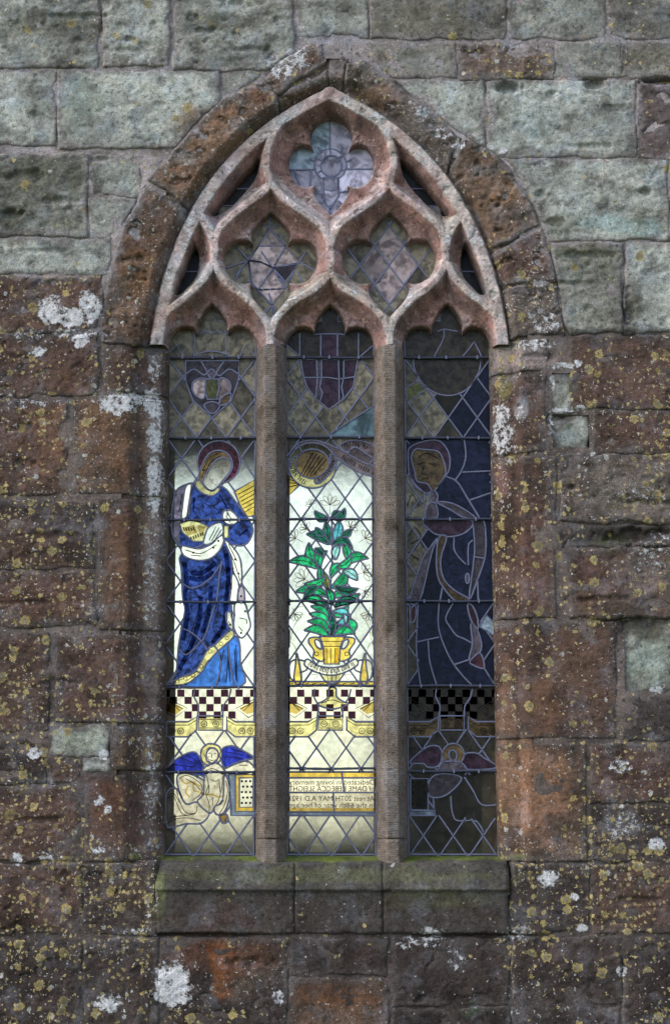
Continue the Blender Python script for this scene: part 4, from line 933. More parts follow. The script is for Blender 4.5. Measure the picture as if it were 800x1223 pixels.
# the woman
L.piece('mauve', [(224, 578), (211.5, 585), (206.5, 603), (205, 622), (207, 640), (217, 655), (222, 625), (228, 600), (231, 579)])
L.piece('cream', [(222, 581), (229, 579), (226, 600), (223, 618), (217, 618), (219, 598)])
L.piece('ruby', circ(261.5, 552, 25.5, 20))
L.piece('amber', [(238, 568), (242, 554), (250, 542), (261, 538), (272, 542), (278, 553), (276, 563), (268, 574), (262, 583), (250, 588), (240, 580)])
L.piece('skin', [(250, 560), (259, 549), (270, 547), (276.5, 554), (274, 564), (266, 574), (260, 582), (252, 586), (243, 578), (245, 569)])
L.piece('blue', [(231, 578), (228, 590), (226, 614), (218, 622), (214, 640), (218, 655), (240, 660), (262, 652), (276, 650), (288, 652), (297, 647), (302, 634), (298, 622), (285, 604), (277, 593), (270, 584), (262, 581), (254, 591), (243, 589), (236, 581)])
L.piece('gold', [(280, 587), (304, 573), (306, 616), (295, 617), (286, 602)], False)
L.piece('yellow', [(233, 577), (238, 573), (246, 583), (254, 586), (261, 581), (262, 586), (254, 592), (244, 590), (236, 584)])
L.piece('blue', [(216, 663), (217, 682), (218.5, 714), (221, 728), (217, 750), (213, 776), (210.5, 804), (203, 817), (222, 817), (236, 802), (248, 778), (258, 770), (273, 755), (277, 740), (276, 717), (276, 700), (278, 680), (276, 665), (268, 645), (240, 652)])
L.piece('blue2', [(203, 819), (222, 817), (238, 805), (250, 789), (260, 777), (279, 760), (286, 767), (287, 790), (287.5, 820)])
L.piece('yellow', [(202, 817), (218, 808), (234, 801), (248, 776), (257, 770), (275, 753), (279.5, 760), (261, 777), (250, 789), (239.5, 804), (222, 817)])
L.piece('cream', [(217, 652), (229, 654), (240, 655), (253.5, 649), (264, 638), (267.5, 645), (262, 658), (250, 667.6), (234, 669), (219, 663)])
L.piece('yellow', [(214, 625), (228, 621), (240, 624), (250, 629), (247, 638), (243, 647), (231, 647), (218, 636)], False)
L.piece('quarry', [(250, 629), (264, 624), (267, 636), (262, 641), (252, 649), (243, 650), (245, 640)])
L.piece('skin', [(267, 611), (274, 609), (281, 614), (285, 621), (280, 626), (272, 626), (266, 621)])
L.piece('yellow', [(267, 628), (273, 628), (273, 642), (267, 643)], False)
L.piece('cream', [(268, 645), (278, 653), (287, 668), (289, 690), (287, 700), (279, 684), (276, 665)])
L.piece('cream', [(278, 684), (286, 700), (283, 719), (275, 719), (276, 702)]); L.piece('pink', [(286, 700), (291, 703), (292, 718), (284, 718)])
L.piece('quarry', [(281, 720), (292, 720), (297, 736), (299, 749), (289, 762), (280, 752), (280, 735)]); L.piece('cream', [(270, 733), (276, 732), (278, 752), (272, 746)])
L.line([(217, 696), (229, 702.5), (242, 698), (254, 688), (263, 675)]); L.line([(265, 670), (262, 690), (259, 717), (255, 728), (248, 752), (241, 767)])
L.line([(217, 750), (228, 755), (240, 765), (249, 777)]); L.line([(214, 776), (222, 782), (232, 775), (240, 766)]); L.line([(260, 777), (264, 795), (258, 820)]); L.line([(272, 768), (276, 800), (280, 820)])
L.line([(234, 801), (239.5, 804)], False); L.line([(256, 771), (260.5, 777)], False)
floor_band(L, 253)
L.piece('wing', [(195, 921), (203, 914), (215, 904), (231, 898), (239, 905), (244, 918), (243, 928), (236, 925)], True)
L.piece('wing', [(266, 894), (278, 891), (291, 897), (303, 905), (292, 908), (280, 912), (269, 917), (264, 906)])
L.piece('skin', [(267, 919), (280, 913), (292, 909), (300, 912), (303, 922), (268, 923)], True)
L.piece('yellow', [(240, 903), (241, 895), (247, 889), (255, 888.5), (262, 892), (265, 900), (263, 908), (257, 913), (248, 914), (242, 910)])
L.piece('skin', [(247, 899), (251, 894), (257, 894), (261, 900), (259, 908), (253, 912), (247, 908)])
L.piece('skin', [(244, 917), (252, 912.5), (259, 911), (266, 917), (268, 923), (244, 923)])
L.piece('skin', [(213, 925), (226, 924), (242, 931), (246, 937), (242, 950), (236, 958), (224, 962), (217, 952), (212, 936)])
L.piece('skin', [(199, 948), (211, 942), (222, 960), (236, 958), (250, 970), (241, 983), (222, 984), (206, 988), (199, 984)])
L.piece('skin', [(246, 924), (267, 924), (268, 940), (266, 956), (256, 966), (250, 971), (236, 958), (243, 948)])
L.piece('skin', [(268, 926), (274, 938), (273, 958), (266, 972), (258, 972), (256, 964), (266, 956)])
L.piece('amber', [(262, 974), (271, 973), (272, 981), (266, 983)])
L.piece('steel', [(273, 924), (281, 924), (281, 968), (304, 969), (304, 974), (276, 974)], False)
L.piece('gold', [(281, 925), (303.5, 925), (303.5, 969), (281, 969)], False); L.piece('quarry', [(286, 929), (302.5, 929), (302.5, 964), (286, 964)], False)
L.build()
floor_paint(L, 253)
fol = []
for y0_ in range(6): fol.append([(282 + 22 * 1.0, 580 + 5 * y0_), (284.5 + 1.6 * y0_, 590.5 + 4.2 * y0_)])
fol += [[(232, 704), (246, 700), (260, 686)], [(228, 715), (246, 709)], [(225, 680), (236, 690), (256, 676)], [(240, 720), (232, 745), (224, 770)], [(262, 722), (254, 750)], [(222, 790), (236, 776)], [(268, 775), (262, 800)], [(280, 775), (282, 812)], [(274, 775), (270, 815)],
        [(222, 657), (240, 661), (258, 651)], [(228, 663), (240, 664)], [(270, 650), (280, 672), (287, 694)], [(273, 650), (283, 670)], [(253, 646), (262, 630)], [(250, 645), (258, 629)], [(256, 646), (265, 632)],
        [(272, 612), (276, 619), (283, 620)], [(270, 616), (275, 624)], [(286, 738), (294, 740), (295, 745)], [(285, 748), (290, 754)], [(273, 742), (276, 748)], [(243, 600), (252, 604), (266, 598)], [(236, 606), (240, 616)], [(270, 595), (280, 612)], [(205, 597), (212, 590)], [(214, 612), (218, 590)]]
L.strokes("painted_folds", [spl(q) for q in fol], .0042)
L.strokes("painted_shadow", [spl(q) for q in ([(221, 672), (223, 695), (221, 714), (224, 735), (218, 765)], [(270, 660), (273, 690), (270, 716), (268, 745), (254, 768)], [(240, 712), (238, 740), (228, 772), (214, 800)], [(252, 700), (250, 728), (242, 756)], [(228, 684), (242, 684), (258, 672)], [(226, 690), (240, 692), (256, 684)])], .022, M_FOLD)
L.strokes("painted_fold_edge", [spl(q) for q in ([(232, 594), (231, 612)], [(262, 590), (270, 604), (272, 616)], [(286, 640), (296, 632)], [(264, 782), (262, 814)], [(272, 772), (275, 814)], [(282, 770), (283, 814)])], .007, M_FOLD)
L.patches("painted_book", [[(218, 630), (232, 627), (236, 636), (224, 640)], [(236, 627), (246, 629), (242, 640), (238, 637)]], M_SEPIA)
bl = [[(219 + 3.0 * i, 629.5 + (i % 2) * .5), (220.5 + 3.0 * i, 634)] for i in range(5)] + [[(228 + 2.8 * i, 641 - 1.1 * i), (229.2 + 2.8 * i, 645 - 1.1 * i)] for i in range(6)]
L.strokes("lettering", bl, .006)
L.patches("robe_stars", [circ(x_, y_, 1.5, 6) for x_, y_ in ((231, 660), (255, 654), (261, 646), (281, 668), (285, 685), (288, 756), (275, 746), (288, 712), (293, 730))], M_PAINT)
hal = [circ(261.5 + 21 * math.cos(a), 552 + 21 * math.sin(a), 1.3, 6) for a in np.linspace(-3.6, .9, 14)]
L.patches("halo_beads", hal, M_PAINT)
L.strokes("face_lines", [spl(q) for q in ([(256, 559), (259, 557.5), (262, 558.5)], [(266, 557.5), (269, 556), (272, 557)], [(265, 558), (266.5, 564), (264, 566)], [(261, 570.5), (264, 569.8), (267, 569.5)], [(255, 556), (259, 554)], [(266, 554), (271, 553)], [(250, 563), (251, 572), (258, 580)])], .0024, M_STAIN)
L.strokes("hair_lines", [spl(q) for q in ([(243, 560), (250, 547), (261, 541)], [(245, 566), (252, 552), (264, 544)], [(241, 571), (245, 560)], [(247, 571), (250, 561), (258, 550)])], .0035)
L.strokes("hem_pattern", [cl(circ(212 + 9.5 * i, 813.5 - 3.4 * i - (0 if i < 2 else (i - 2) * 7.5), 2.4, 8)) for i in range(4)] + [cl(circ(x_, y_, 2.2, 8)) for x_, y_ in ((251, 778), (264, 769), (271, 762))] + [spl([(204, 816), (220, 810), (236, 802)]), spl([(222, 814), (238, 802.5), (249, 788)])], .0034, M_STAIN)
ch = [[(249, 900), (252, 899)], [(255.5, 899.5), (258.5, 900)], [(253.5, 900), (252.5, 904), (254, 904.5)], [(250.5, 907), (253, 908.5), (255.5, 907.5)], [(249, 903), (249, 907), (253, 911.5), (258, 907)], [(246, 896), (250, 893), (256, 893), (261, 897)], [(243, 900), (246, 905)], [(263, 898), (262, 905)], [(246, 920), (254, 918), (262, 921)], [(256, 938), (257, 940)], [(248, 930), (250, 944), (247, 950)], [(262, 932), (263, 946)],
      [(208, 951), (218, 972), (233, 971), (236, 962)], [(199, 953), (206, 951)], [(233, 972), (222, 974), (206, 976), (202, 983)], [(222, 930), (232, 936), (240, 944)], [(254, 952), (254, 962)], [(286, 914), (296, 914)], [(216, 905), (234, 912)], [(206, 913), (232, 916)], [(222, 901), (238, 910)], [(270, 898), (292, 902)], [(272, 904), (290, 906)], [(275, 894), (296, 900)]]
L.strokes("painted_cherub_lines", [spl(q) for q in ch], .0035)
L.strokes("sash", [spl(q) for q in ([(239, 946), (246, 949), (254, 949), (262, 952), (268, 949)], [(216, 930), (222, 936), (230, 934), (240, 940)], [(225, 938), (222, 946), (227, 952)], [(231, 936), (232, 944), (238, 946)])], .007, M_GILD)
L.strokes("cherub_outline", [spl(q) for q in ([(247, 926), (249, 938), (246, 948), (250, 960), (250, 969)], [(266, 926), (265, 940), (261, 956), (256, 964)], [(214, 930), (222, 926), (232, 930), (241, 938), (240, 948), (230, 956)], [(211, 943), (214, 955), (222, 970), (234, 972)], [(200, 950), (208, 948), (214, 958)], [(200, 984), (210, 978), (226, 977), (240, 980)], [(252, 931), (257, 933), (262, 931)], [(270, 932), (272, 946), (268, 962), (262, 972)])], .0034)
pat = []
for iy in range(5):
    for ix in range(3):
        pat.append(circ(289 + ix * 5 + (iy % 2) * 1.5, 933 + iy * 6.5, 1.6, 6))
L.patches("leaf_ornament", pat, M_PAINT)

# ---- the light with the lily pot
xl, xr = edges(341.5, 343), edges(446.5, 449)
L = Light("stained_glass_light", lan_out(394, xl, xr), "tall stained glass light with white lilies growing in a golden two-handled pot", "stained glass")
yb = BARS[1] + [1024]
for i, (a, b) in enumerate(zip(yb, yb[1:])): L.lat(a, b, xl, xr, 0.5)
L.mask([(330, 820), (460, 820), (460, 880), (424, 880), (414, 872), (378, 872), (368, 880), (330, 880)])
for b in BARS[1]: L.bar(xl(b) - 1, xr(b) + 1, b)
L.line([(342, 1020.5), (450, 1020.5)], False); L.line([(342, 405), (343.5, 1024)], False); L.line([(446, 405), (448.5, 1024)], False)
L.zone('unlit', [(330, 350), (460, 350), (460, 522), (330, 522)])
for x_, m_ in ((358, 0), (383, 0), (403, 0), (428, 0)): L.line([(x_, 398), (x_, 427)], False)
L.line([(374, 400), (382, 399), (404, 399), (414, 400)], False); L.line([(342, 412), (358, 426)], False); L.line([(446, 412), (430, 426)], False)
L.zone('lime', [(403, 400), (417, 400), (414, 427), (403, 427)]); L.zone('purple', [(383, 400), (403, 400), (403, 427), (383, 427)]); L.zone('purple', [(358, 400), (370, 400), (370, 427), (358, 427)]); L.zone('brown', [(415, 400), (428, 400), (428, 427), (415, 427)])
L.piece('purple', [(359, 429), (362.6, 451), (367, 463), (377.5, 477), (393, 489), (411, 476), (422, 462), (427, 430)], False)
L.piece('mauve', [(378, 429), (384, 429), (384, 452), (382, 462), (385, 470), (382, 480), (377, 476), (379, 452)], False); L.piece('olive', [(404, 429), (410.5, 429), (410.5, 451), (408, 462), (410, 474), (405, 480), (405, 452)], False)
L.line([(362, 451), (392, 451), (404, 453), (425, 450)], False)
L.piece('beam', [(447, 484), (447, 522), (389, 522)], False)
L.zone('unlit', [(392, 522), (455, 522), (455, 560), (400, 560)])
L.zone('ribbon', [(405, 524), (450, 524), (450, 560), (420, 552)])
L.piece('gold', [(341, 563), (358, 579), (343, 594)], False)
L.piece('ribbon', [(352, 538), (357, 529), (377, 526), (404, 536), (430, 551), (447, 558), (447, 569), (424, 562), (405, 549), (394, 542), (376, 537), (360, 541)])
L.piece('ribbon', [(406, 532), (420, 526), (440, 529), (447, 536), (447, 548), (436, 541), (424, 534), (414, 540)])
L.piece('yellow', circ(373, 556, 28.5, 20, 27)); L.piece('amber', circ(373, 554, 20, 18, 17.5)); L.piece('ribbon', [(395, 542), (401, 549), (398, 560), (388, 572), (378, 578), (376, 572), (387, 564), (394, 554)])
L.line([(355, 530), (360, 541), (350, 548), (346, 560)])
# lily plant
L.line([(396, 616), (397, 660), (395, 700), (396, 760)], False)
leaves = [('green2', (393, 650), (389, 622), 8, 0), ('teal', (400, 648), (405, 621), 10, .05), ('green2', (391.5, 649), (366, 638), 10, .15), ('green', (381, 676), (369, 648), 10, -.15), ('green', (382, 677), (391, 658), 10, -.3), ('green2', (396, 650), (421, 655), 9, -.28),
          ('aqua', (400, 668), (405, 650), 8, -.1), ('green', (415, 668), (410, 649), 8, .1), ('green', (412, 674), (440, 667), 10, -.2), ('green', (378, 678), (345, 671), 10, .15), ('green', (384, 700), (381, 676), 8, .05), ('olive', (392, 706), (386, 682), 7, .02),
          ('green', (395, 689), (412, 675), 9, -.22), ('green', (396, 702), (413, 680), 11, .18), ('aqua', (410, 681), (427, 693), 9, -.12), ('green', (391, 712), (353, 707), 11, .16), ('green', (397, 714), (424, 714), 12, -.3), ('teal', (372, 716), (390, 718), 7, .1),
          ('green2', (407, 612), (396, 618), 7, .1), ('green2', (376, 611), (394, 619), 8, .2), ('green2', (412, 608), (397, 620), 8, -.2),
          ('green', (388, 690), (363, 697), 9, -.18), ('green2', (386, 664), (376, 655), 7, .1), ('green', (402, 678), (420, 664), 8, .15), ('green2', (400, 700), (428, 703), 9, .18), ('green2', (378, 700), (364, 716), 8, .1), ('green2', (408, 640), (420, 632), 7, .1), ('green2', (386, 640), (377, 630), 7, -.1), ('green', (404, 716), (430, 709), 8, .12)]
leaves = [(m_, b_, t_, w_ * 1.15, e_) for m_, b_, t_, w_, e_ in leaves] + [('green', (390, 724), (362, 716), 10, .15), ('green2', (400, 724), (428, 718), 10, -.15), ('green', (396, 722), (390, 702), 9, .1)]
leaves += [('green2', (395, 762), (404, 742), 12, .1), ('green2', (396, 762), (388, 722), 13, .05), ('green2', (398, 762), (414, 748), 12, .1), ('green2', (393, 728), (372, 716), 9, .12), ('green', (390, 724), (362, 716), 9, .15), ('green2', (400, 724), (428, 718), 10, -.15), ('green', (396, 722), (390, 702), 8, .1)]
for a in leaves: L.leaf(*a)
for a in [('green', (394, 740), (371, 724), 9, .15), ('green', (394, 749), (369, 733), 9, .18), ('green', (394, 756), (367, 742), 10, .18), ('green', (393, 761), (363, 753), 10, .18), ('green', (397, 735), (416, 722), 9, .2), ('teal', (398, 730), (419, 740), 8, -.2), ('teal', (402, 745), (415, 733), 8, .2), ('aqua', (412, 745), (409, 732), 5, .2), ('green', (420, 757), (416, 738), 9, .2), ('green', (399, 758), (424, 757), 10, -.2)]: L.leaf(*a)
# pot
L.piece('gold', [(382, 762), (370, 762), (369, 768), (375, 777), (374, 785), (384, 790), (388, 784), (386, 772)]); L.piece('gold', [(410, 762), (422, 762), (423, 768), (417, 777), (418, 785), (408, 790), (404, 784), (406, 772)])
L.piece('quarry', [(376, 764), (382, 766), (384, 775), (378, 772)]); L.piece('quarry', [(416, 764), (410, 766), (408, 775), (414, 772)])
L.piece('gold', [(381, 760), (412, 760), (409, 766), (406, 773), (405, 793), (387, 793), (386, 773), (384, 766)], False)
L.piece('yellow', [(383, 801), (410, 801), (408, 809), (402, 815), (396, 817), (390, 815), (385, 809)])
for sg in (-1, 1):
    m_ = lambda pts: [(395 + sg * (x - 395), y) for x, y in pts]
    L.piece('cream', m_([(346, 793), (352, 788), (362, 789), (367, 792), (366, 800), (358, 804), (350, 812), (346, 806)])); L.piece('gold', m_([(354, 780), (357, 790), (360, 812), (355, 818), (351, 810), (353, 794)]))
L.piece('cream', [(367, 787), (380, 795), (395, 797.5), (410, 795), (424, 787), (427, 794), (412, 803), (395, 806.5), (378, 803), (364, 795)])
L.line([(344, 814), (448, 814)], False)
L.zone('gold', [(340, 814), (452, 814), (452, 820), (340, 820)])
floor_band(L, 396); L.skip = [circ(397, 836, 20, 12, 8)]
L.piece('yellow', [(393, 822), (401, 822), (402, 832), (410, 838), (416, 841), (397, 847), (378, 841), (385, 838), (392, 832)])
L.zone('skin', [(340, 923), (452, 923), (452, 972), (340, 972)])
L.piece('gold', [(343, 922), (449, 922), (449, 929), (343, 929)], False)
L.piece('cream', [(343, 929), (449, 929), (449, 970), (343, 970)], False)
L.line([(343, 946.5), (449, 946.5)], False); L.line([(408, 923), (411, 946)], False); L.line([(398, 947), (399, 970)], False)
L.piece('steel', [(343, 970), (449, 970), (449, 974), (343, 974)], False)
L.build()
floor_paint(L, 396)
L.text("Dedicated in loving memory", 345, 447, 937, 6.2); L.text("of DAME REBECCA SLEIGHT", 345, 447, 945, 6.2); L.text("At rest 20TH MAY A.D 1921", 346, 447, 956.5, 6.2); L.text("In the 68th year of her age", 345, 447, 964.5, 6.2)
L.patches("gilding", [[(344, 965), (448, 965), (448, 969.5), (344, 969.5)]], M_GILD)
# blackletter strokes along the curved scrolls
def arc_letters(path, n, hh):
    q = resample(spl(path), False, .5); out = []
    for i in range(n):
        f = (i + .5) / n * (len(q) - 2); j = int(f); p = q[j]; t = q[j + 1] - q[j]; t /= np.hypot(*t); nn = np.array((-t[1], t[0]))
        if i % 7 == 6: continue
        a = p - nn * hh / 2; b = p + nn * hh / 2; out.append([tuple(a), tuple(b)])
        if i % 3 == 0: out.append([tuple(a), tuple(a + t * 1.6)])
        if i % 4 == 1: out.append([tuple(b), tuple(b + t * 1.6)])
    return out
sc = arc_letters([(369, 792.5), (382, 799), (395, 801.5), (409, 799), (423, 792)], 30, 4.6) + arc_letters([(350, 553), (351, 563), (358, 572), (366, 578)], 11, 4.5) + arc_letters([(380, 574), (388, 568), (395, 557), (397, 549)], 10, 4.5) + arc_letters([(358, 534), (376, 531), (396, 538)], 12, 4.5) + arc_letters([(408, 545), (424, 554), (442, 563)], 12, 4.5) + arc_letters([(410, 532), (426, 530), (440, 535)], 9, 4)
L.strokes("lettering", sc, .0042)
rays = [[(346, 568 + 4.5 * i), (352 + 2 * i, 574 + 1.5 * i)] for i in range(4)] + [[(358 + 4 * i, 569 - .3 * i), (374 + 4 * i, 540 + 2 * i)] for i in range(5)]
L.strokes("ray_lines", rays, .005)
def lily(x, y, s, a):
    out = []
    for k_ in range(5):
        b = a + (k_ - 2) * .62; tip = (x + s * math.cos(b), y + s * math.sin(b)); m1 = (x + .62 * s * math.cos(b + .34), y + .62 * s * math.sin(b + .34)); m2 = (x + .62 * s * math.cos(b - .34), y + .62 * s * math.sin(b - .34))
        out.append(spl([(x, y), m1, tip, m2, (x, y)], False, 3))
    out.append([(x, y), (x - .9 * s * math.cos(a), y - .9 * s * math.sin(a))]); return out
ll = []
for a in ((394, 603, 13, -1.57), (353, 643, 11, 3.6), (436, 643, 11, -.6), (366, 632, 9, -2.4), (418, 630, 10, -.9), (364, 692, 14, -2.6), (434, 684, 12, -.3), (435, 706, 9, .5), (372, 603, 7, -2), (352, 733, 9, 1.2), (440, 733, 9, 1.8)): ll += lily(*a)
ll += [spl([(346, 735), (352, 727), (362, 724)]), spl([(347, 765), (351, 748), (362, 733)]), spl([(443, 765), (440, 748), (430, 733)]), spl([(357, 785), (352, 772), (346, 766)]), spl([(436, 785), (440, 772), (446, 764)]), spl([(375, 812), (380, 806), (372, 806)]), spl([(416, 812), (412, 806), (420, 806)])]
L.strokes("painted_lilies", ll, .0024, M_STAIN)
lv = []
for mt, b, t, wd, bd in leaves:
    b = np.array(b, float); t = np.array(t, float); d = t - b; n = np.array((-d[1], d[0])); lv.append([tuple(b + d * f + n * bd * 4 * f * (1 - f)) for f in (.05, .25, .5, .75, .92)])
L.strokes("leaf_veins", lv, .0034)
L.strokes("pot_lines", [[(384, 766), (409, 766)], [(386, 772), (406, 772)], [(390, 774), (391, 792)], [(395, 774), (395, 792)], [(400, 774), (399.5, 792)], cl(circ(378, 781, 2.5, 8)), cl(circ(414, 781, 2.5, 8)), [(390, 803), (392, 814)], [(396, 803), (396, 815)], [(402, 803), (401, 814)], spl([(384, 840), (396, 836), (410, 840)]), spl([(392, 824), (394, 832), (388, 840)])] + [[(346 + 9 * i, 817), (351 + 9 * i, 816)] for i in range(11)], .0036)
L.patches("pot_shading", [[(400, 774), (404.5, 774), (404, 792), (399.5, 792)], [(387, 774), (389, 774), (390, 792), (388, 792)]], M_GILD)

# ---- the light with the angel
xl, xr = edges(482, 487.5), edges(586, 595)
L = Light("stained_glass_light", lan_out(534, xl, xr), "tall dark stained glass light with an amber-faced angel in navy robes", "stained glass")
yb = BARS[2] + [1024]; L.skip = []
for a, b in zip(yb, yb[1:]): L.lat(a, b, xl, xr, 0.0)
L.mask([(480, 820), (600, 820), (600, 880), (569, 880), (559, 872), (523, 872), (513, 880), (480, 880)]); L.mask([(488, 525), (583, 525), (586, 619), (506, 619), (503, 588), (488, 570)]); L.mask([(506, 621), (590, 621), (592, 718), (492, 718), (503, 668), (522, 642)]); L.mask([(498, 719), (572, 719), (578, 790), (588, 819), (500, 819)]); L.mask([(512, 925), (598, 925), (598, 972), (575, 990), (566, 978), (520, 974)])
for b in BARS[2]: L.bar(xl(b) - 1, xr(b) + 1, b)
L.line([(488, 1020.5), (594, 1020.5)], False); L.line([(483, 405), (488, 1024)], False); L.line([(585.5, 405), (594.5, 1024)], False)
L.zone('unlit', [(470, 350), (545, 350), (520, 523), (470, 523)]); L.zone('navy', [(538, 470), (600, 430), (600, 523), (560, 523)]); L.zone('brown', [(490, 350), (580, 350), (580, 427), (490, 427)])
L.line([(530, 392), (529, 405), (518, 426)]); L.line([(566, 408), (560, 417), (551, 427)]); L.line([(566, 408), (575, 426)], False); L.line([(522, 396), (530, 393), (546, 396)], False)
L.piece('lime', [(485, 463), (499, 455), (508, 465), (485, 482)], False)
L.piece('brown', spl([(493.5, 428), (495, 442), (505, 459), (519, 469), (535, 472.5), (551, 469), (564, 458), (572, 443), (574, 428)]), False)
L.zone('navy', [(482, 524), (590, 524), (590, 620), (482, 620)])
L.piece('purple', [(487, 545), (489, 535), (503, 528), (522, 526), (532, 534), (537, 547), (536, 561), (530, 571), (518, 586), (505, 588), (490, 572)])
L.piece('amber', [(493, 540), (498, 536), (505, 537), (522, 539), (529, 549), (532, 564), (526, 576), (517, 587), (510, 578), (498, 575), (495, 564), (491, 548)])
L.line([(554, 525), (556, 545), (551, 562), (543, 574)]); L.line([(552, 564), (586, 562.5)], False); L.line([(531, 569), (545, 575), (558, 595), (572, 618)]); L.line([(559, 598), (588, 588)], False); L.line([(488, 568), (497, 580), (506, 590), (505, 606)])
L.zone('unlit', [(482, 575), (488, 570), (505, 590), (505, 620), (482, 620)])
L.piece('mauve', circ(517.5, 594, 5, 10, 7.5)); L.piece('mauve', [(521, 600), (534, 600), (548, 605), (567, 618), (553, 618), (536, 608)]); L.piece('mauve', [(512, 602), (520, 602), (522, 618), (507, 618)])
# robe
L.zone('unlit', [(482, 621), (505, 621), (523, 642), (503, 671), (490, 716), (482, 716)]); L.zone('navy', [(505, 621), (592, 621), (592, 819), (497, 819), (498, 720), (512, 690)])
L.piece('purple', [(507, 622), (514, 634), (523, 639), (540, 641), (557, 635), (562, 622)])
L.piece('mauve', [(523, 642), (512, 656), (503, 671), (489, 717), (501, 717), (512, 674), (517, 655)])
L.piece('amber', [(524, 642), (521, 662), (522, 686), (528, 700), (544, 718), (560, 716), (541, 704), (529, 690), (526, 668), (533, 642)])
L.line([(542, 642), (542, 656), (548, 666), (556, 674)]); L.line([(559, 675), (559, 652), (564, 645)]); L.piece('mauve', circ(558, 691, 2.3, 8, 6))
L.piece('mauve', [(565, 622), (566, 640), (566, 665), (560, 716), (571, 690), (579, 665), (580, 640), (577, 622)]); L.line([(566, 665), (579, 667)], False); L.line([(570, 691), (571, 718)], False); L.line([(528, 702), (525, 718)], False)
L.line([(499, 722), (498, 745), (497, 766), (498, 790), (502, 818)]); L.line([(524, 720), (523, 744), (526, 760), (534, 780), (542, 794), (553, 808), (563, 818)]); L.line([(496, 767), (524, 761)], False); L.line([(511, 765), (513, 790), (521, 818)])
L.line([(541, 720), (532, 738), (538, 750), (545, 759), (554, 763), (563, 768)]); L.piece('ruby', [(558, 722), (562, 740), (570, 752), (570, 738), (564, 724)]); L.piece('mauve', [(562, 745), (570, 753), (575, 772), (570, 782), (560, 788), (564, 768)])
L.line([(542, 794), (560, 788)], False); L.piece('ruby', [(561, 790), (573, 780), (578, 798), (566, 795)]); L.line([(578, 798), (589, 816)]); L.piece('steel', [(572, 748), (580, 734), (591, 745), (591, 760)], False)
L.zone('quarry', [(485, 720), (498, 720), (497, 765), (499, 819), (486, 819)]); L.piece('ruby', [(490, 728), (496, 724), (496, 738), (491, 744)]); L.zone('unlit', [(576, 745), (595, 760), (595, 819), (588, 815), (578, 790)])
floor_band(L, 541, dark=True)
L.piece('purple', [(489, 911), (500, 899), (512, 891.5), (522, 891), (527, 897), (527, 908), (521, 916), (510, 916), (505, 912)]); L.piece('purple', [(550, 912), (555, 901), (561, 899), (570, 900), (579, 906), (594, 916), (580, 919), (556, 919)])
L.piece('amber', circ(541, 901, 13, 14, 13)); L.piece('skin', [(537, 897), (543, 897), (545, 904), (541, 909), (536, 904)]); L.piece('mauve', [(523, 919), (528, 911), (541, 909), (552, 912), (555, 921), (523, 921)])
L.piece('olive', [(490, 930), (511, 930), (511, 967), (490, 967)], False); L.piece('steel', [(489, 968), (518, 968), (519, 974), (489, 974)], False)
L.piece('mauve', [(514, 930), (512, 950), (526, 952), (540, 944), (551, 929), (530, 924)]); L.zone('dim', [(540, 925), (597, 925), (597, 990), (545, 982), (538, 952)])
L.line([(538, 951), (539, 965), (541, 974), (546, 980), (566, 980), (573, 986), (577, 993)]); L.line([(554, 928), (564, 943), (575, 961), (596, 961)]); L.line([(517, 953), (519, 974)], False)
L.build()
floor_paint(L, 541)
L.strokes("painted_lines", [spl(q) for q in ([(488, 640), (495, 630), (502, 640), (496, 655), (488, 660)], [(490, 650), (500, 645), (506, 655)], [(486, 605), (492, 590), (500, 604)], [(490, 662), (500, 668)], [(500, 545), (510, 541), (522, 547)], [(498, 555), (506, 552)], [(512, 553), (520, 556)], [(506, 556), (504, 565), (508, 566)], [(504, 571), (512, 572)])], .004)
pat = [circ(493 + ix * 5 + (iy % 2) * 1.5, 934 + iy * 6.5, 1.7, 6) for iy in range(5) for ix in range(3)]
L.patches("leaf_ornament", pat, M_PAINT)

# ---- tracery lights
def grow(o, cx, cy, g): return [(x + g * (x - cx) / max(1, math.hypot(x - cx, y - cy)), y + g * (y - cy) / max(1, math.hypot(x - cx, y - cy))) for x, y in o]
def hull_out(cx, y0, y1, w_): return [(cx - w_, y0), (cx + w_, y0), (cx + w_, y1), (cx - w_, y1)]
def trac(name, box, label): return Light(name, box, label, "stained glass", YG, 'unlit')
T = trac("tracery_glass", hull_out(323, 246, 384, 61), "leaded glass of the four-lobed opening with a six-pointed star and pinkish panes")
st = [(323, 274), (341, 293), (358, 312), (336, 320), (340, 344), (325, 365), (308, 345), (299, 318), (288, 309), (309, 295)]
for mt, p in (('pink', [(323, 274), (341, 294), (309, 294)]), ('pink', [(309, 294), (341, 294), (326, 320), (312, 313), (297, 311)]), ('pink', [(341, 294), (357, 313), (326, 320)]), ('pink', [(297, 311), (312, 313), (326, 320), (308, 346), (300, 336)]), ('pink', [(326, 320), (340, 345), (308, 346)]), ('pink', [(308, 346), (340, 345), (325, 364)]), ('mauve', [(326, 320), (357, 315), (340, 338), (331, 330)])): T.piece(mt, p, False)
for p in ([(323, 274), (323, 250)], [(323, 274), (308, 262)], [(323, 274), (338, 262)], [(341, 294), (334, 280)], [(309, 294), (281, 330)], [(297, 311), (265, 322)], [(297, 311), (284, 296)], [(357, 313), (366, 300)], [(357, 313), (344, 338)], [(357, 313), (382, 326)], [(288, 322), (280, 337)], [(355, 325), (362, 337)], [(308, 346), (296, 336)], [(340, 345), (348, 332)], [(325, 364), (325, 384)], [(325, 364), (312, 380)], [(325, 364), (336, 380)], [(326, 320), (312, 300)], [(326, 320), (340, 336)], [(297, 311), (302, 344)]): T.line(p, False)
T.line([(321, 350), (325, 364)], False)
T.build(.0095)
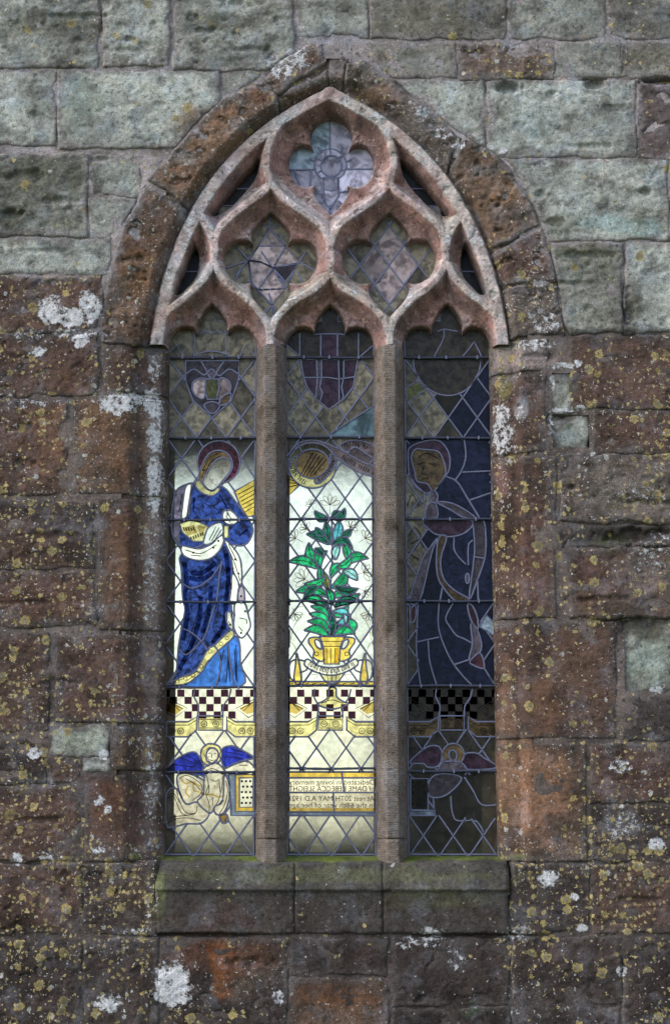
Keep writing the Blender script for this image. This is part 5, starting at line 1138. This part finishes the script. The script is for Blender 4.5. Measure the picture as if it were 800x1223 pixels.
T = trac("tracery_glass", hull_out(464.5, 246, 384, 61), "leaded glass of the four-lobed opening filled with mottled diamond panes")
for k_ in range(-8, 9):
    for sg in (1, -1):
        c0 = (464.5 + k_ * 35, 317); T.line([(c0[0] - 90, c0[1] - sg * 121), (c0[0] + 90, c0[1] + sg * 121)], False)
T.items = [(it[0], it[1][(it[1][:, 0] > 404) & (it[1][:, 0] < 525) & (it[1][:, 1] > 247) & (it[1][:, 1] < 383)], it[2]) for it in T.items]
T.items = [it for it in T.items if len(it[1]) > 1]
for p in ([(447, 317), (464.5, 293), (482, 317), (464.5, 341)],): pass
T.zone('pink', [(436, 305), (460, 290), (500, 300), (486, 340), (464, 352), (440, 335)])
T.build(.0095)
T = trac("tracery_glass", hull_out(395.5, 134, 260, 56), "leaded glass of the topmost four-lobed opening with lavender panes around a small disc")
T.zone('lav', [(340, 130), (455, 130), (455, 262), (340, 262)]); T.zone('steel', [(405, 170), (455, 170), (455, 230), (405, 230)]); T.zone('steel', [(370, 135), (393, 135), (393, 180), (370, 180)]); T.zone('steel', [(374, 222), (388, 222), (388, 240), (374, 240)])
for p in ([(394, 134), (394, 180)], [(338, 203), (378, 202)], [(412, 202), (456, 202)], [(352, 203), (358, 222)], [(372, 203), (370, 222)], [(386, 212), (387, 240), (394, 250)], [(404, 212), (404, 234), (394, 250)], [(394, 245), (394, 262)], [(374, 232), (388, 232)], [(404, 230), (416, 228)], [(376, 250), (388, 240)], [(404, 240), (416, 250)], [(380, 176), (388, 186)], [(409, 177), (404, 187)], [(370, 190), (378, 193)], [(420, 190), (412, 194)]): T.line(p, False)
T.piece('lav', circ(394.5, 197, 19, 20)); T.piece('lav', circ(395.5, 198, 12.5, 16)); T.piece('lav', [(386, 212), (404, 212), (404, 226), (395, 228), (386, 226)], False)
for a in (0.4, 1.4, 2.6, 3.6, 4.7, 5.6): T.line([(394.5 + 12.5 * math.cos(a), 197 + 12.5 * math.sin(a)), (394.5 + 19 * math.cos(a), 197 + 19 * math.sin(a))], False)
T.build(.0095)
for pl, lb in ((MU, "narrow curved slip of dark glass high in the tracery beside the star-patterned opening"), (mir(MU), "narrow curved slip of dark glass high in the tracery beside the diamond-paned opening"), (ML, "small dark glass slip in the tracery between arch and star-patterned opening"), (mir(ML), "small dark glass slip in the tracery between arch and diamond-paned opening")):
    a = np.array(pl); b0 = a.min(0) - 6; b1 = a.max(0) + 6
    T = Light("tracery_glass", [(b0[0], b0[1]), (b1[0], b0[1]), (b1[0], b1[1]), (b0[0], b1[1])], lb, "stained glass", YG + .004, 'black')
    cy = (b0[1] + b1[1]) / 2; T.line([(b0[0] - 1, cy), (b1[0] + 1, cy)], False); T.build(.009)
